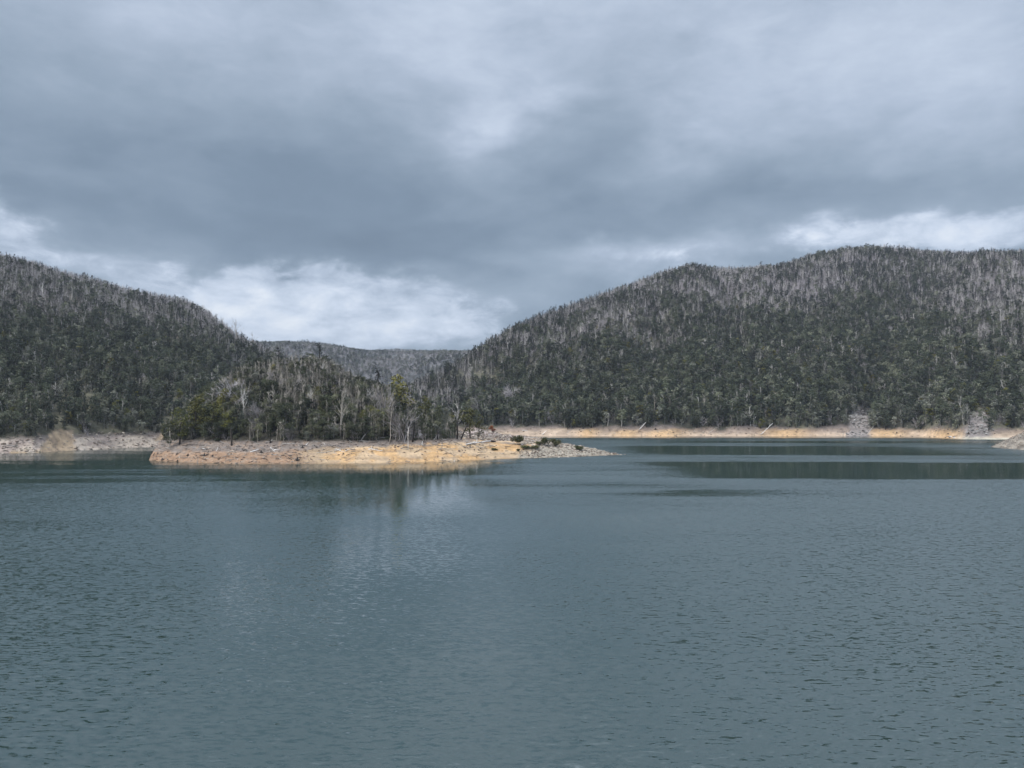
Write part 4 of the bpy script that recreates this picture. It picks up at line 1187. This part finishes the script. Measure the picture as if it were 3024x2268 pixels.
for k in range(34):
    u = 1560 + 265 * (k + RNG.uniform(0, 1)) / 34; v = 1338 - (u - 1560) * .02 + RNG.uniform(-10, 8)
    boulder(u, v, RNG.uniform(5, 8.5), 'rock', 'pale grey boulder half buried in the rubble face of the gravel point', group='boulders in the face of the gravel point')
for k in range(22):
    boulder(2862 + RNG.uniform(0, 72), RNG.uniform(1258, 1284), RNG.uniform(4.5, 8), 'blue_rock', 'blue grey block in the rockfall behind the pale beach', zf=z_right, ya=570, yb=760, group='blocks in the blue grey rockfall')

# ---- loose ground litter (uncountable)
def litter(name, zf, x0, x1, y0, y1, dens, cond, mats, smin, smax, label, cat, flat=1.0, sticks=0.0, dist=None):
    x, y = sample(x0, x1, y0, y1, dens); z = zf(x, y); u = U(x, y); ok = cond(u, x, y, z); x, y, z = x[ok], y[ok], z[ok]
    ms = [m_ for m in mats for m_ in RM[m][:3]]; nr = len(ms)
    for i in range(4):
        B = MB(); rng = np.random.default_rng(i + 40); B.tube(limb((-.9, 0, 0), (1, 0, .05), 1.9, 3, rng, .22, 0), [.07, .06, .045, .02], 0, 3)
        B.tube(limb((0, 0, 0.02), (.6, .7, .3), .8, 2, rng, .3, 0), [.045, .03, .01], 0, 3)
        ms.append(B.mesh('stick', [M['bark' if i % 2 else 'dark_bark']]))
    coll = proto_collection(name + '_bits', ms); n = len(x)
    st = RNG.uniform(size=n) < sticks
    idx = np.where(st, nr + RNG.integers(0, 4, n), RNG.integers(0, nr, n))
    s = smin + (smax - smin) * RNG.uniform(size=n) ** 3
    s = np.where(st, RNG.uniform(.7, 2.2, n), s)
    S3 = np.stack([s * RNG.uniform(.8, 1.4, n), s, s * np.where(st, 1, flat)], 1)
    scatter(name, np.stack([x, y, z + s * .05], 1), idx, S3, RNG.uniform(0, 6.28, n), coll, label, cat, tilt=RNG.normal(size=(n, 2)) * .18)
    print(name, n)
litter('rubble', z_pen, -170, 60, 320, 372, .85, lambda u, x, y, z: (z > -.1) & (z < 8.5) & (u < 1530) & (RNG.uniform(size=len(x)) < np.where(u < 930, .75, np.where(z > 4.8, .8, .22))),
       ('dark_rock', 'dark_rock', 'rock'), .10, .62, 'scattered stones and sticks on the peninsula bank', 'rubble', .6, .30)
litter('rubble', z_pen, -8, 60, 350, 470, 1.5, lambda u, x, y, z: (z > -.3) & (u > 1535) & (u < 1860), ('rock', 'rock', 'dark_rock'), .16, .75,
       'angular pale rubble covering the gravel point', 'rubble', .8, .03)
litter('rubble', z_pen, -70, 30, 400, 530, .55, lambda u, x, y, z: (z > 0) & (u > 1275) & (u < 1600) & (y > 395), ('rock', 'dark_rock'), .2, 1.0,
       'pinkish rubble on the mound behind the last trees', 'rubble', .7, .15)
litter('rubble', z_left, -330, -170, 385, 520, .55, lambda u, x, y, z: (z > -.1) & (z < 9) & (u > -300) & (u < 560) & ~((u > 125) & (u < 205) & (RNG.uniform(size=len(x)) < .6)), ('rock', 'dark_rock', 'rock'), .15, .95,
       'grey stones on the bank of the left hill', 'rubble', .6, .2)
litter('rubble', z_right, -60, 520, 590, 720, .16, lambda u, x, y, z: (z > -.1) & (z < 9) & (u > 1430) & (u < 3200), ('rock', 'dark_rock'), .2, 1.0,
       'stones and sticks on the bank along the far shore', 'rubble', .6, .35)
litter('rubble', z_right, 255, 420, 590, 760, .55, lambda u, x, y, z: ((z > 1.2) & (z < 21) & (np.abs(u + (fbm(x / 7, y / 7, 88, 3) - .5) * 44 - 2888) < 36 - np.clip(z - 8, 0, 30) * .6)) | ((z > .5) & (z < 26) & (np.abs(u + (fbm(x / 7, y / 7, 88, 3) - .5) * 44 - 2535 - (z - 8)) < 38 - z * .4)), ('blue_rock',), .25, 1.5,
       'blue grey broken rock filling the two screes', 'rubble', .8, .02)
litter('rubble', z_spit, 272, 345, 395, 480, .9, lambda u, x, y, z: (z > -.2), ('rock', 'dark_rock', 'dark_rock'), .12, .6,
       'mixed gravel on the spit at the right edge', 'rubble', .7, .05)

# ------------------------------------------------------------------ the air
def haze():
    v = np.array([(x, y, z) for z in (-9, 420) for y in (-2600, 7200) for x in (-5200, 5200)], float)
    q = np.array([[0, 2, 3, 1], [4, 5, 7, 6], [0, 1, 5, 4], [2, 6, 7, 3], [0, 4, 6, 2], [1, 3, 7, 5]])
    me = np_mesh('haze', v, q); m = bpy.data.materials.new('pale_air'); m.use_nodes = True; nt = m.node_tree; nt.nodes.clear()
    out = nt.nodes.new('ShaderNodeOutputMaterial'); pv = nt.nodes.new('ShaderNodeVolumePrincipled')
    pv.inputs['Density'].default_value = 0.00007; pv.inputs['Color'].default_value = (.74, .83, .98, 1); pv.inputs['Anisotropy'].default_value = 0.1
    nt.links.new(pv.outputs[0], out.inputs['Volume']); me.materials.append(m)
    o = bpy.data.objects.new('haze', me); COL.objects.link(o)
    tag(o, 'thin pale bluish air between the near and far hills', 'haze', None, 'stuff')
haze()
